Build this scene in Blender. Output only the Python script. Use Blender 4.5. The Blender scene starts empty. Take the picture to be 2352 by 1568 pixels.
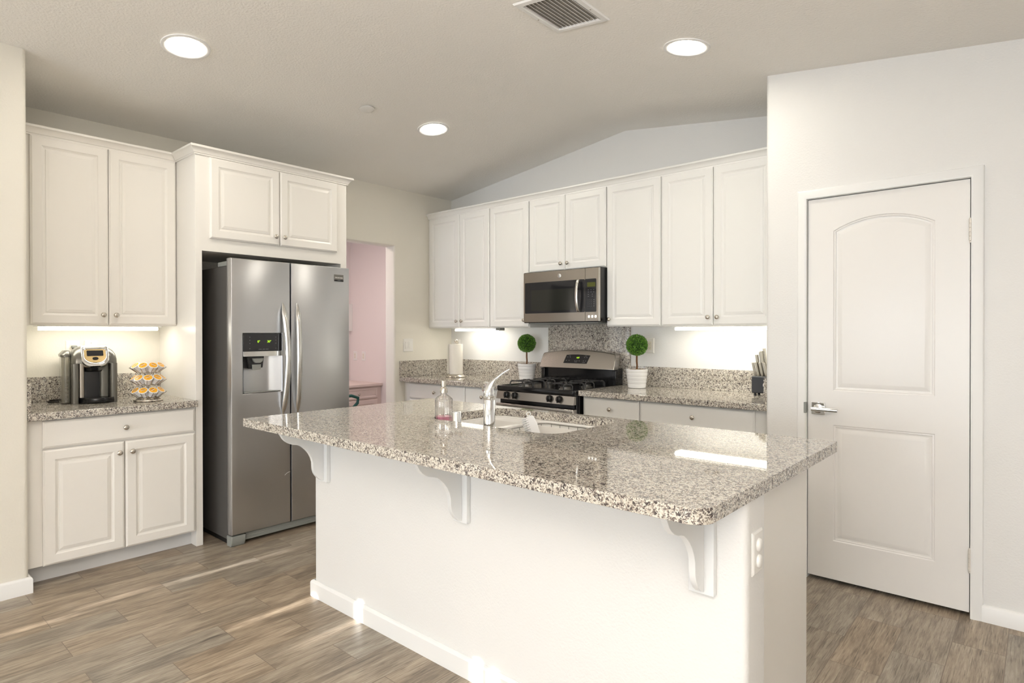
import bpy, bmesh, math, random
from mathutils import Vector, Matrix
R = math.radians
random.seed(7)
COL = bpy.context.scene.collection
SC = bpy.context.scene

# ------------------------------------------------------------------ camera, world, lights, exposure
cam_d = bpy.data.cameras.new('camera')
cam = bpy.data.objects.new('camera', cam_d); COL.objects.link(cam)
cam_d.sensor_width = 36.0
cam_d.lens = 1388.19 / 2352 * 36
cam_d.shift_y = -(784 - 771.87) / 2352
cam_d.clip_start = .02
cam.matrix_world = (Matrix.Translation((0, 0, 1.3292)) @ Matrix.Rotation(.72081, 4, 'Z')
                    @ Matrix.Rotation(math.pi / 2 - .00521, 4, 'X') @ Matrix.Rotation(-.00108, 4, 'Z'))
SC.camera = cam

world = bpy.data.worlds.new('world'); SC.world = world; world.use_nodes = True
bg = world.node_tree.nodes['Background']
bg.inputs['Color'].default_value = (.86, .93, 1, 1); bg.inputs['Strength'].default_value = .8

def area(name, loc, target, sx, sy, power, color=(1, 1, 1), spread=180):
    l = bpy.data.lights.new(name, 'AREA'); l.shape = 'RECTANGLE'; l.size = sx; l.size_y = sy
    l.energy = power; l.color = color; l.spread = R(spread)
    o = bpy.data.objects.new(name, l); COL.objects.link(o); o.location = loc
    o.rotation_euler = (Vector(target) - Vector(loc)).to_track_quat('-Z', 'Y').to_euler()
    return o
# area lamps added inside the room in place of daylight from unseen openings
area('daylight_fill_back', (-1.2, -6.35, 1.15), (-1.2, 0, 2.9), 4.6, 2.0, 206, (.87, .935, 1.0))
area('daylight_fill_side', (2.85, -2.2, 1.25), (-3, -.5, 2.3), 2.4, 1.6, 22, (1, .97, .86))
area('ceiling_fill_uplight', (.5, -1.3, 1.55), (.2, -.8, 3.3), .9, .9, 130, (1, .93, .875), 120)  # upward fill lamp added near the camera to brighten the ceiling
sun_d = bpy.data.lights.new('sun', 'SUN'); sun_d.energy = 22; sun_d.angle = R(.35); sun_d.color = (1, .97, .93)
sun = bpy.data.objects.new('sun', sun_d); COL.objects.link(sun); sun.rotation_euler = (R(90 - 12), 0, 0)   # low sun shining along +Y
# room lamp of the office nook and the bluish window light in it
area('office_ceiling_lamp', (-5.6, 2.9, 2.6), (-5.6, 2.9, 0), .5, .5, 18, (1, .83, .765))
area('office_window_light', (-4.95, 2.2, 1.5), (-5.3, 4.4, 1.5), .7, .9, 7, (.7, .78, 1))

SC.view_settings.view_transform = 'Standard'; SC.view_settings.look = 'None'
SC.view_settings.gamma = 1; SC.view_settings.use_curve_mapping = False
SC.view_settings.exposure = 0.2

# ------------------------------------------------------------------ dimensions (metres)
XW, YW = -4.581, 4.268          # fridge wall, range wall
RX, RZ, SL = -2.53, 2.957, .131 # ridge
def ceil_z(x): return RZ - SL * abs(x - RX)

# ------------------------------------------------------------------ materials
def new_mat(name):
    m = bpy.data.materials.new(name); m.use_nodes = True
    nt = m.node_tree; b = nt.nodes['Principled BSDF']
    return m, nt, b
def N(nt, t, **kw):
    n = nt.nodes.new(t)
    for k, v in kw.items(): setattr(n, k, v)
    return n
def lk(nt, a, b): nt.links.new(a, b)
def mat(name, col, rough=.5, metal=0, spec=.5, bump=0, bdist=.002, bscale=100, coat=0, emit=None, es=0, trans=0, ior=1.45, vary=0, stretch=None, rvar=0):
    m, nt, b = new_mat(name)
    b.inputs['Base Color'].default_value = (*col, 1); b.inputs['Roughness'].default_value = rough
    b.inputs['Metallic'].default_value = metal; b.inputs['Specular IOR Level'].default_value = spec
    b.inputs['Coat Weight'].default_value = coat; b.inputs['IOR'].default_value = ior
    b.inputs['Transmission Weight'].default_value = trans
    if emit: b.inputs['Emission Color'].default_value = (*emit, 1); b.inputs['Emission Strength'].default_value = es
    tc = N(nt, 'ShaderNodeTexCoord'); src = tc.outputs['Object']
    if stretch:
        mp = N(nt, 'ShaderNodeMapping'); mp.inputs['Scale'].default_value = stretch
        lk(nt, src, mp.inputs['Vector']); src = mp.outputs['Vector']
    if bump or vary or rvar:
        nz = N(nt, 'ShaderNodeTexNoise'); nz.inputs['Scale'].default_value = bscale; nz.inputs['Detail'].default_value = 3
        lk(nt, src, nz.inputs['Vector'])
    if bump:
        bp = N(nt, 'ShaderNodeBump'); bp.inputs['Strength'].default_value = bump; bp.inputs['Distance'].default_value = bdist
        lk(nt, nz.outputs['Fac'], bp.inputs['Height']); lk(nt, bp.outputs['Normal'], b.inputs['Normal'])
    if vary:
        mx = N(nt, 'ShaderNodeMix', data_type='RGBA')
        mx.inputs[6].default_value = (*[c * (1 - vary) for c in col], 1)
        mx.inputs[7].default_value = (*[min(1, c * (1 + vary)) for c in col], 1)
        lk(nt, nz.outputs['Fac'], mx.inputs[0]); lk(nt, mx.outputs[2], b.inputs['Base Color'])
    if rvar:
        mr = N(nt, 'ShaderNodeMapRange'); mr.inputs['To Min'].default_value = rough - rvar; mr.inputs['To Max'].default_value = rough + rvar
        lk(nt, nz.outputs['Fac'], mr.inputs['Value']); lk(nt, mr.outputs['Result'], b.inputs['Roughness'])
    return m

M = {}
M['wall'] = mat('painted_drywall', (.84, .81, .73), .55, bump=.4, bdist=.0028, bscale=120)
M['wall_white'] = mat('painted_drywall_white', (.825, .82, .805), .5, bump=.4, bdist=.0028, bscale=120)
M['ceiling'] = mat('painted_ceiling', (.93, .91, .87), .75, bump=.6, bdist=.005, bscale=85)
M['office'] = mat('office_wall_pink_lit', (.84, .77, .75), .45, bump=.2, bscale=110)  # pink tint of the office light is put into the wall colour
M['trim'] = mat('trim_paint', (.88, .88, .87), .35)
M['door'] = mat('door_paint', (.86, .845, .825), .3)
M['cab'] = mat('cabinet_paint', (.87, .845, .80), .32, bump=.03, bscale=60)
M['cab_white'] = mat('cabinet_white_thermofoil', (.89, .885, .86), .3, bump=.02, bscale=60)
M['toe'] = mat('toe_kick_paint', (.70, .70, .70), .45)
M['corbel'] = mat('corbel_paint', (.85, .86, .86), .35)
M['nickel'] = mat('brushed_nickel', (.60, .56, .50), .25, 1)
M['chrome'] = mat('polished_chrome', (.86, .87, .88), .05, 1)
M['steel'] = mat('stainless_steel', (.545, .55, .565), .32, 1, bump=.04, bscale=400, rvar=.03)
M['steel_light'] = mat('bright_steel', (.70, .69, .67), .22, 1)
M['slate'] = mat('warm_stainless', (.40, .365, .32), .28, 1, bump=.03, bscale=400)
M['range_steel'] = mat('range_stainless', (.47, .445, .415), .27, 1, bump=.03, bscale=400)
M['badge_plate'] = mat('badge_plate', (.20, .19, .175), .35, .6)
M['duct_paint'] = mat('duct_paint', (.40, .37, .33), .6)
M['rack_wire'] = mat('rack_chrome_darkened', (.30, .29, .27), .3, 1)  # chrome toned down, its dark reflection is put into the colour
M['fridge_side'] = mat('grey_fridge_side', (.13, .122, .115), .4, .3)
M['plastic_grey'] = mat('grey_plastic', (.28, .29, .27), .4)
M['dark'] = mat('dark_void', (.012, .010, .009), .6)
M['black'] = mat('black_enamel', (.012, .012, .013), .12)
M['black_glass'] = mat('black_glass', (.02, .02, .022), .05)
M['iron'] = mat('cast_iron', (.03, .03, .032), .45)
M['burner'] = mat('burner_aluminium', (.26, .25, .235), .4, 1)
M['white_plastic'] = mat('white_plastic', (.86, .85, .82), .3)
M['ivory_plastic'] = mat('ivory_plastic', (.82, .78, .68), .35)
M['pot'] = mat('white_glazed_ceramic', (.88, .88, .88), .15)
M['soil'] = mat('dried_moss', (.16, .10, .03), .9, bump=1, bscale=200, vary=.5)
M['trunk'] = mat('brown_trunk', (.16, .075, .035), .8, bump=.8, bscale=80, vary=.3)
M['paper'] = mat('paper_towel', (.88, .85, .78), .9, bump=.3, bscale=160)
M['sink'] = mat('white_cast_iron_enamel', (.90, .885, .85), .12)
M['lamp'] = mat('lit_lamp_lens', (1, 1, 1), .5, emit=(1, .93, .80), es=80)
M['tube'] = mat('lit_fluorescent_diffuser', (1, 1, 1), .5, emit=(1, .95, .82), es=8.5)
M['glow'] = mat('green_display_digits', (.1, .2, .0), .5, emit=(.45, .8, .02), es=1.6)
M['dim_glow'] = mat('dim_green_display', (.05, .06, .01), .2, emit=(.25, .23, .02), es=.10)
M['icon'] = mat('pale_panel_print', (.24, .25, .26), .5)
M['white_btn'] = mat('white_button_emissive', (.9, .9, .9), .4, emit=(1, 1, .95), es=1.2)  # white buttons given their own emission
M['teal'] = mat('teal_plastic', (.015, .10, .085), .3)
M['knob_bronze'] = mat('bronze_knob', (.35, .22, .14), .3, 1)
M['pink_liquid'] = mat('pink_hand_soap', (.97, .40, .53), .2)
M['glass'] = mat('ribbed_clear_glass', (.97, .96, .96), .04, trans=1, ior=1.45)
M['brush'] = mat('translucent_white_plastic', (.9, .9, .9), .35, trans=.2)
M['pod'] = mat('white_pod_plastic', (.80, .79, .80), .35)
M['pod_lid'] = mat('orange_foil_lid', (.93, .46, .02), .35)
M['pod_print'] = mat('lid_print', (.10, .05, .08), .5)
M['wire'] = mat('bronze_chrome_wire', (.42, .36, .30), .22, 1)
M['keurig_grey'] = mat('metallic_grey_plastic', (.16, .157, .14), .28, .6)
M['keurig_face'] = mat('bronze_control_face', (.42, .31, .15), .3, .8)
M['tank'] = mat('smoky_clear_tank', (.55, .53, .46), .08, trans=.75)
M['block'] = mat('matte_black_block', (.035, .038, .045), .4)
M['knife'] = mat('knife_steel', (.45, .42, .36), .25, 1)
M['red'] = mat('red_mark', (.7, .02, .02), .5)
M['hinge'] = mat('painted_hinge', (.74, .70, .64), .35, .2)
M['desk'] = mat('desk_pink_lit', (.78, .66, .61), .4)  # white desk with the room's pink light put into its colour

def granite():
    m, nt, b = new_mat('speckled_granite')
    tc = N(nt, 'ShaderNodeTexCoord')
    nz = N(nt, 'ShaderNodeTexNoise'); nz.inputs['Scale'].default_value = 90; nz.inputs['Detail'].default_value = 2
    lk(nt, tc.outputs['Object'], nz.inputs['Vector'])
    mx = N(nt, 'ShaderNodeMix', data_type='RGBA', blend_type='LINEAR_LIGHT'); mx.inputs[0].default_value = .012
    lk(nt, tc.outputs['Object'], mx.inputs[6]); lk(nt, nz.outputs['Color'], mx.inputs[7])
    v = N(nt, 'ShaderNodeTexVoronoi'); v.inputs['Scale'].default_value = 250; lk(nt, mx.outputs[2], v.inputs['Vector'])
    sep = N(nt, 'ShaderNodeSeparateColor'); lk(nt, v.outputs['Color'], sep.inputs[0])
    n2 = N(nt, 'ShaderNodeTexNoise'); n2.inputs['Scale'].default_value = 55; n2.inputs['Detail'].default_value = 2
    lk(nt, tc.outputs['Object'], n2.inputs['Vector'])
    md = N(nt, 'ShaderNodeMath', operation='MULTIPLY_ADD'); md.inputs[1].default_value = .62
    mm = N(nt, 'ShaderNodeMath', operation='MULTIPLY'); mm.inputs[1].default_value = .75; lk(nt, n2.outputs['Fac'], mm.inputs[0])
    lk(nt, sep.outputs[0], md.inputs[0]); lk(nt, mm.outputs[0], md.inputs[2])
    cr = N(nt, 'ShaderNodeValToRGB'); e = cr.color_ramp; e.interpolation = 'CONSTANT'
    e.elements[0].position = 0; e.elements[0].color = (.56, .515, .435, 1)
    e.elements[1].position = .47; e.elements[1].color = (.70, .67, .60, 1)
    for p, c in [(.68, (.40, .345, .295, 1)), (.76, (.20, .165, .145, 1)), (.84, (.11, .09, .082, 1)), (.93, (.055, .046, .047, 1))]:
        q = e.elements.new(p); q.color = c
    lk(nt, md.outputs[0], cr.inputs[0]); lk(nt, cr.outputs[0], b.inputs['Base Color'])
    b.inputs['Roughness'].default_value = .03; b.inputs['IOR'].default_value = 1.78
    return m
M['granite'] = granite()

def floor_mat():
    m, nt, b = new_mat('wood_look_tile')
    tc = N(nt, 'ShaderNodeTexCoord'); sx = N(nt, 'ShaderNodeSeparateXYZ'); lk(nt, tc.outputs['Object'], sx.inputs[0])
    def math_(op, a, bb, c=None):
        n = N(nt, 'ShaderNodeMath', operation=op)
        for i, s in enumerate((a, bb, c)):
            if s is None: continue
            if isinstance(s, (int, float)): n.inputs[i].default_value = s
            else: lk(nt, s, n.inputs[i])
        return n.outputs[0]
    W_, L_ = .18037, .505
    rowf = math_('DIVIDE', math_('ADD', sx.outputs[0], 3.537 + 60 * W_), W_)
    row = math_('FLOOR', rowf, 0)
    par = math_('MODULO', row, 2)                       # even rows : joint at y=1.178 ; odd rows : +half
    yf = math_('ADD', math_('DIVIDE', math_('ADD', sx.outputs[1], -1.175 + 60 * L_), L_), math_('MULTIPLY', par, .5))
    colm = math_('FLOOR', yf, 0)
    fr, fy = math_('FRACT', rowf, 0), math_('FRACT', yf, 0)
    def edge(f, size):                                  # distance to the nearest joint in metres
        return math_('MULTIPLY', math_('MINIMUM', f, math_('SUBTRACT', 1, f)), size)
    dist = math_('MINIMUM', edge(fr, W_), edge(fy, L_))
    grout = math_('LESS_THAN', dist, .0015)
    cv = N(nt, 'ShaderNodeCombineXYZ'); lk(nt, row, cv.inputs[0]); lk(nt, colm, cv.inputs[1])
    wn = N(nt, 'ShaderNodeTexWhiteNoise', noise_dimensions='2D'); lk(nt, cv.outputs[0], wn.inputs['Vector'])
    off = N(nt, 'ShaderNodeVectorMath', operation='SCALE'); lk(nt, wn.outputs['Color'], off.inputs[0]); off.inputs['Scale'].default_value = 17
    add = N(nt, 'ShaderNodeVectorMath', operation='ADD'); lk(nt, tc.outputs['Object'], add.inputs[0]); lk(nt, off.outputs[0], add.inputs[1])
    def noise(scale, stretch, detail=4, dist_=0, rough=.55):
        mp = N(nt, 'ShaderNodeMapping'); mp.inputs['Scale'].default_value = stretch; lk(nt, add.outputs[0], mp.inputs['Vector'])
        n = N(nt, 'ShaderNodeTexNoise'); n.inputs['Scale'].default_value = scale; n.inputs['Detail'].default_value = detail
        n.inputs['Distortion'].default_value = dist_; n.inputs['Roughness'].default_value = rough
        lk(nt, mp.outputs[0], n.inputs['Vector']); return n.outputs['Fac']
    big = noise(4.5, (3.2, .55, 1), 3, .8)
    fine = noise(26, (5, .35, 1), 6, .4, .7)
    fleck = noise(55, (4.5, .16, 1), 3, .3)
    c1 = N(nt, 'ShaderNodeValToRGB'); e = c1.color_ramp
    e.elements[0].position = .27; e.elements[0].color = (.11, .09, .072, 1)
    e.elements[1].position = .78; e.elements[1].color = (.60, .54, .455, 1)
    for p, c in [(.41, (.215, .178, .14, 1)), (.51, (.335, .278, .215, 1)), (.61, (.43, .375, .305, 1))]:
        q = e.elements.new(p); q.color = c
    mixv = math_('ADD', math_('MULTIPLY', big, .5), math_('MULTIPLY', fine, .5)); lk(nt, mixv, c1.inputs[0])
    # a warm/grey cast per tile
    c2 = N(nt, 'ShaderNodeMix', data_type='RGBA'); c2.inputs[6].default_value = (1.05, .98, .89, 1); c2.inputs[7].default_value = (.95, .98, 1.0, 1)
    lk(nt, wn.outputs['Value'], c2.inputs[0])
    mul = N(nt, 'ShaderNodeMix', data_type='RGBA', blend_type='MULTIPLY'); mul.inputs[0].default_value = 1
    lk(nt, c1.outputs[0], mul.inputs[6]); lk(nt, c2.outputs[2], mul.inputs[7])
    dk = N(nt, 'ShaderNodeMapRange'); dk.inputs['From Min'].default_value = .30; dk.inputs['From Max'].default_value = .46
    dk.inputs['To Min'].default_value = .48; dk.inputs['To Max'].default_value = 1; lk(nt, fleck, dk.inputs['Value'])
    mul2 = N(nt, 'ShaderNodeMix', data_type='RGBA', blend_type='MULTIPLY'); mul2.inputs[0].default_value = 1
    lk(nt, mul.outputs[2], mul2.inputs[6]); lk(nt, dk.outputs[0], mul2.inputs[7])
    fin = N(nt, 'ShaderNodeMix', data_type='RGBA'); lk(nt, grout, fin.inputs[0]); lk(nt, mul2.outputs[2], fin.inputs[6])
    fin.inputs[7].default_value = (.185, .145, .112, 1)
    lk(nt, fin.outputs[2], b.inputs['Base Color'])
    b.inputs['Roughness'].default_value = .38
    bp = N(nt, 'ShaderNodeBump'); bp.inputs['Strength'].default_value = .35; bp.inputs['Distance'].default_value = .0015
    h = math_('SUBTRACT', math_('MULTIPLY', fine, .8), grout)
    lk(nt, h, bp.inputs['Height']); lk(nt, bp.outputs[0], b.inputs['Normal'])
    return m
M['floor'] = floor_mat()

def leaf_mat():
    m, nt, b = new_mat('boxwood_leaf')
    g = N(nt, 'ShaderNodeNewGeometry'); cr = N(nt, 'ShaderNodeValToRGB')
    cr.color_ramp.elements[0].color = (.022, .085, .008, 1); cr.color_ramp.elements[1].color = (.19, .42, .045, 1)
    lk(nt, g.outputs['Random Per Island'], cr.inputs[0]); lk(nt, cr.outputs[0], b.inputs['Base Color'])
    b.inputs['Roughness'].default_value = .45
    return m
M['leaf'] = leaf_mat()
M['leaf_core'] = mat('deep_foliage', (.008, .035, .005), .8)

# ------------------------------------------------------------------ mesh helpers
WM = {}
class MB:
    def __init__(s): s.v = []; s.f = []
    def add(s, vs, fs):
        n = len(s.v); s.v += [tuple(v) for v in vs]; s.f += [tuple(i + n for i in f) for f in fs]; return s
    def box(s, x0, x1, y0, y1, z0, z1):
        return s.add([(x, y, z) for z in (z0, z1) for y in (y0, y1) for x in (x0, x1)],
                     [(0, 1, 3, 2), (4, 6, 7, 5), (0, 4, 5, 1), (2, 3, 7, 6), (0, 2, 6, 4), (1, 5, 7, 3)])
    def fbox(s, F, a0, a1, w0, w1, z0, z1):
        return s.add([F(a, w, z) for z in (z0, z1) for w in (w0, w1) for a in (a0, a1)],
                     [(0, 1, 3, 2), (4, 6, 7, 5), (0, 4, 5, 1), (2, 3, 7, 6), (0, 2, 6, 4), (1, 5, 7, 3)])
    def prism(s, poly, fn, t0, t1):          # poly of (p,q), fn(p,q,t)->xyz
        n = len(poly)
        return s.add([fn(p, q, t0) for p, q in poly] + [fn(p, q, t1) for p, q in poly],
                     [tuple(range(n)), tuple(range(2 * n - 1, n - 1, -1))] + [(i, (i + 1) % n, n + (i + 1) % n, n + i) for i in range(n)])
    def rings(s, rs, cap0=True, cap1=True, close=False):
        n = len(rs[0]); vs = [v for r in rs for v in r]; fs = []
        m_ = len(rs)
        for k in range(m_ if close else m_ - 1):
            a, b_ = k * n, ((k + 1) % m_) * n
            for i in range(n): j = (i + 1) % n; fs.append((a + i, a + j, b_ + j, b_ + i))
        if cap0 and not close: fs.append(tuple(range(n)))
        if cap1 and not close: fs.append(tuple(range((m_ - 1) * n + n - 1, (m_ - 1) * n - 1, -1)))
        return s.add(vs, fs)
    def lathe(s, prof, c, seg=24, axis=None, cap0=True, cap1=True, flute=0, fn=0):
        T = Matrix.Translation(Vector(c)) @ (axis.to_matrix().to_4x4() if axis else Matrix())
        rs = []
        for r, z in prof:
            rs.append([T @ Vector((r * (1 + (flute * math.cos(fn * 2 * math.pi * i / seg) if flute else 0)) * math.cos(2 * math.pi * i / seg),
                                   r * (1 + (flute * math.cos(fn * 2 * math.pi * i / seg) if flute else 0)) * math.sin(2 * math.pi * i / seg), z)) for i in range(seg)])
        return s.rings(rs, cap0, cap1)
    def tube(s, pts, r, seg=10, close=False, flat=None):
        P = [Vector(p) for p in pts]; n = len(P); rs = []; up = None
        for i in range(n):
            a = P[i - 1] if (i > 0 or close) else P[i]; b_ = P[(i + 1) % n] if (i < n - 1 or close) else P[i]
            t = (b_ - a).normalized()
            if up is None:
                up = Vector((0, 0, 1)) if abs(t.z) < .9 else Vector((1, 0, 0))
            sx = t.cross(up)
            if sx.length < 1e-6: sx = t.orthogonal()
            sx.normalize(); up = sx.cross(t).normalized()
            rr = r[i] if isinstance(r, (list, tuple)) else r
            fl = flat if flat else 1
            rs.append([P[i] + sx * rr * math.cos(2 * math.pi * k / seg) + up * rr * fl * math.sin(2 * math.pi * k / seg) for k in range(seg)])
        return s.rings(rs, close=close)
    def build(s, name, mt, parent=None, sm=True, bevel=0, bseg=2, ang=35):
        me = bpy.data.meshes.new(name)
        inv = WM[parent.name].inverted() if parent else None
        vs = [Vector(v) for v in s.v]; loc = None
        if inv: vs = [inv @ v for v in vs]
        else:
            lo = Vector([min(v[i] for v in vs) for i in range(3)]); hi = Vector([max(v[i] for v in vs) for i in range(3)])
            loc = Vector(((lo.x + hi.x) / 2, (lo.y + hi.y) / 2, lo.z)); vs = [v - loc for v in vs]
        me.from_pydata([tuple(v) for v in vs], [], s.f)
        bm = bmesh.new(); bm.from_mesh(me); bmesh.ops.recalc_face_normals(bm, faces=bm.faces); bm.to_mesh(me); bm.free()
        return finish(me, name, mt, parent, loc, sm, bevel, bseg, ang)
def finish(me, name, mt, parent=None, loc=None, sm=True, bevel=0, bseg=2, ang=35):
    me.materials.append(M[mt] if isinstance(mt, str) else mt)
    o = bpy.data.objects.new(name, me); COL.objects.link(o)
    if loc is not None: o.location = loc
    if sm:
        me.shade_smooth(); me.set_sharp_from_angle(angle=R(ang))
    if bevel:
        md = o.modifiers.new('bevel', 'BEVEL'); md.width = bevel; md.segments = bseg; md.limit_method = 'ANGLE'; md.angle_limit = R(40)
    if parent: o.parent = parent; WM[o.name] = WM[parent.name]
    else: WM[o.name] = Matrix.Translation(loc if loc is not None else (0, 0, 0))
    return o
def thing(name, label, cat, loc=(0, 0, 0), group=None, rot=(0, 0, 0)):
    o = bpy.data.objects.new(name, None); COL.objects.link(o); o.location = loc; o.rotation_euler = rot
    o.empty_display_size = .05
    from mathutils import Euler
    WM[o.name] = Matrix.Translation(Vector(loc)) @ Euler(rot).to_matrix().to_4x4()
    o['label'] = label; o['category'] = cat
    if group: o['group'] = group
    return o
def tag(o, label, cat, group=None):
    o['label'] = label; o['category'] = cat
    if group: o['group'] = group
    return o
def struct(o): o['kind'] = 'structure'; return o
def dup(root, loc, rot=None, label=None):
    def cp(o, parent):
        c = o.copy(); COL.objects.link(c)
        if parent: c.parent = parent
        for ch in [x for x in bpy.data.objects if x.parent == o]: cp(ch, c)
        return c
    r = cp(root, None); r.location = loc
    if rot is not None: r.rotation_euler = rot
    if label: r['label'] = label
    return r
FL = lambda a, w, z: (XW + w, a, z)      # fridge wall : a = y, w = out from the wall
FR = lambda a, w, z: (a, YW - w, z)      # range wall  : a = x
def rrect(a0, a1, b0, b1, r, n=5):
    out = []
    for cx, cy, s in ((a1 - r, b0 + r, -90), (a1 - r, b1 - r, 0), (a0 + r, b1 - r, 90), (a0 + r, b0 + r, 180)):
        for k in range(n + 1):
            t = R(s + 90 * k / n); out.append((cx + r * math.cos(t), cy + r * math.sin(t)))
    return out
def text_mesh(body, size, fn, name, mt, parent, depth=.0004, align='CENTER'):
    """fn(u, v, d) -> world point; u right, v up, d out"""
    cu = bpy.data.curves.new('txt', 'FONT'); cu.body = body; cu.size = size; cu.align_x = align; cu.extrude = depth
    cu.resolution_u = 3
    o = bpy.data.objects.new('txt', cu); COL.objects.link(o)
    dg = bpy.context.evaluated_depsgraph_get(); me0 = o.evaluated_get(dg).to_mesh()
    vs = [v.co.copy() for v in me0.vertices]; fs = [tuple(p.vertices) for p in me0.polygons]
    o.evaluated_get(dg).to_mesh_clear(); bpy.data.objects.remove(o); bpy.data.curves.remove(cu)
    mb = MB(); mb.add([fn(v.x, v.y, v.z + depth) for v in vs], fs)
    return mb.build(name, mt, parent, sm=False)

# ------------------------------------------------------------------ the room
mb = MB(); mb.box(-7.6, 3.2, -6.8, 4.8, -.08, 0); fl = mb.build('floor', 'floor', sm=False)
# keep the tile pattern in world coordinates
for v in fl.data.vertices: v.co += fl.location
fl.location = (0, 0, 0); struct(fl)

mb = MB()
t = .12
prof = [(-4.9, ceil_z(-4.9)), (RX, RZ), (3.2, ceil_z(3.2)), (3.2, ceil_z(3.2) + t), (RX, RZ + t), (-4.9, ceil_z(-4.9) + t)]
mb.prism(prof, lambda p, q, y: (p, y, q), -6.8, 4.5)
struct(mb.build('ceiling', 'ceiling', sm=True, ang=20))

def bevel_edges(o, test, width, seg=5):
    bm = bmesh.new(); bm.from_mesh(o.data)
    es = [e for e in bm.edges if test(*[o.location + v.co for v in e.verts])]
    bmesh.ops.bevel(bm, geom=es, offset=width, segments=seg, affect='EDGES', profile=.5)
    bm.to_mesh(o.data); bm.free(); o.data.shade_smooth(); o.data.set_sharp_from_angle(angle=R(50))
eq = lambda a, b: abs(a - b) < 1e-4

# near left wall (its end closes the coffee nook)
mb = MB(); xs = -3.901
mb.prism([(-4.72, 0), (xs, 0), (xs, ceil_z(xs) + .03), (-4.72, ceil_z(-4.72) + .03)], lambda p, q, y: (p, y, q), -6.6, .687)
o = mb.build('wall_near_left', 'wall'); bevel_edges(o, lambda a, b: eq(a.x, xs) and eq(b.x, xs) and eq(a.y, .687) and eq(b.y, .687), .02); struct(o)
# fridge wall with the office opening
mb = MB(); OY0, OY1, OZ = 2.72, 3.543, 2.15
mb.prism([(.69, 0), (OY0, 0), (OY0, OZ), (OY1, OZ), (OY1, 0), (4.42, 0), (4.42, ceil_z(XW) + .01), (.69, ceil_z(XW) + .01)], lambda p, q, x: (x, p, q), XW, XW - .15)
o = mb.build('wall_left', 'wall')
bevel_edges(o, lambda a, b: (a.z > .01 or b.z > .01) and (a - b).length > .2 and OY0 - .01 < min(a.y, b.y) and max(a.y, b.y) < OY1 + .01 and max(a.z, b.z) < OZ + .01 and eq(a.x, b.x), .022); struct(o)
# range wall
mb = MB()
mb.prism([(XW, 0), (-1.19, 0), (-1.19, ceil_z(-1.19) + .03), (RX, RZ + .03), (XW, ceil_z(XW) + .03)], lambda p, q, y: (p, y, q), YW, YW + .15)
struct(mb.build('wall_back', 'wall_white'))
# pantry wall with its doorway, and the side of the pantry box
PX, PY = -1.18, 3.523
mb = MB(); DX0, DX1, DZ = -.972, -.242, 2.058
mb.prism([(PX, 0), (DX0, 0), (DX0, DZ), (DX1, DZ), (DX1, 0), (3.1, 0), (3.1, ceil_z(3.1) + .03), (PX, ceil_z(PX) + .03)], lambda p, q, y: (p, y, q), PY, PY + .12)
o = mb.build('wall_pantry', 'wall_white'); bevel_edges(o, lambda a, b: eq(a.x, PX) and eq(b.x, PX) and eq(a.y, PY) and eq(b.y, PY), .02); struct(o)
mb = MB(); mb.box(PX, PX + .1, PY + .118, 4.42, 0, ceil_z(PX) + .01); struct(mb.build('wall_pantry_side', 'wall_white'))
mb = MB(); mb.box(PX + .1, 3.1, PY + .9, PY + 1.0, 0, 2.9); struct(mb.build('wall_pantry_rear', 'wall_white'))
# right wall with a wide window and the wall behind the camera with the patio opening
mb = MB(); hz = ceil_z(3.0) + .02
mb.box(3.0, 3.12, -6.6, -3.5, 0, hz); mb.box(3.0, 3.12, -.9, 3.6, 0, hz); mb.box(3.0, 3.12, -3.5, -.9, 0, .4); mb.box(3.0, 3.12, -3.5, -.9, 2.1, hz)
struct(mb.build('wall_right', 'wall_white'))
mb = MB()
mb.box(-4.0, -3.6, -6.6, -6.48, 0, 2.85); mb.box(1.2, 3.1, -6.6, -6.48, 0, 2.6)
mb.prism([(-3.6, 2.2), (1.2, 2.2), (1.2, ceil_z(1.2)), (RX, RZ), (-3.6, ceil_z(-3.6))], lambda p, q, y: (p, y, q), -6.6, -6.48)
struct(mb.build('wall_front', 'wall_white'))
# unseen blind added in that opening; its slits shape the sun streaks
SLITS = [(-3.497, .030, .84, 1.12), (-3.44, .028, .45, .80), (-3.478, .026, 1.19, 1.66), (-3.466, .018, 1.70, 1.93), (-2.745, .034, 1.24, 1.66), (-2.372, .030, 1.30, 2.0), (-1.61, .030, 1.55, 2.0), (-1.52, .030, 1.57, 1.95)]
mb = MB(); T12 = math.tan(R(12)); xsl = sorted({round(x - w / 2, 4) for x, w, _, _ in SLITS} | {round(x + w / 2, 4) for x, w, _, _ in SLITS} | {-3.6, 1.2})
for a, b_ in zip(xsl[:-1], xsl[1:]):
    gaps = sorted(((y0 + 6.54) * T12, (y1 + 6.54) * T12) for x, w, y0, y1 in SLITS if x - w / 2 - 1e-5 <= a and b_ <= x + w / 2 + 1e-5)
    z = 0
    for g0, g1 in gaps:
        if g0 > z: mb.box(a, b_, -6.545, -6.535, z, g0)
        z = max(z, g1)
    mb.box(a, b_, -6.545, -6.535, z, 2.2)
struct(mb.build('sun_slit_blind', 'trim', sm=False))
# office nook behind the opening
mb = MB(); mb.box(-7.0, XW - .15, 4.45, 4.57, 0, 2.8); struct(mb.build('wall_office', 'office'))
mb = MB(); mb.box(-7.0, -6.66, 1.2, 4.45, 0, 2.8); struct(mb.build('wall_office_far', 'office'))
mb = MB(); mb.box(-7.0, XW - .15, 1.1, 1.2, 0, 2.8); struct(mb.build('wall_office_side', 'office'))
mb = MB(); mb.box(-7.0, XW - .15, 1.1, 4.57, 2.72, 2.8); struct(mb.build('ceiling_office', 'ceiling'))

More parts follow.
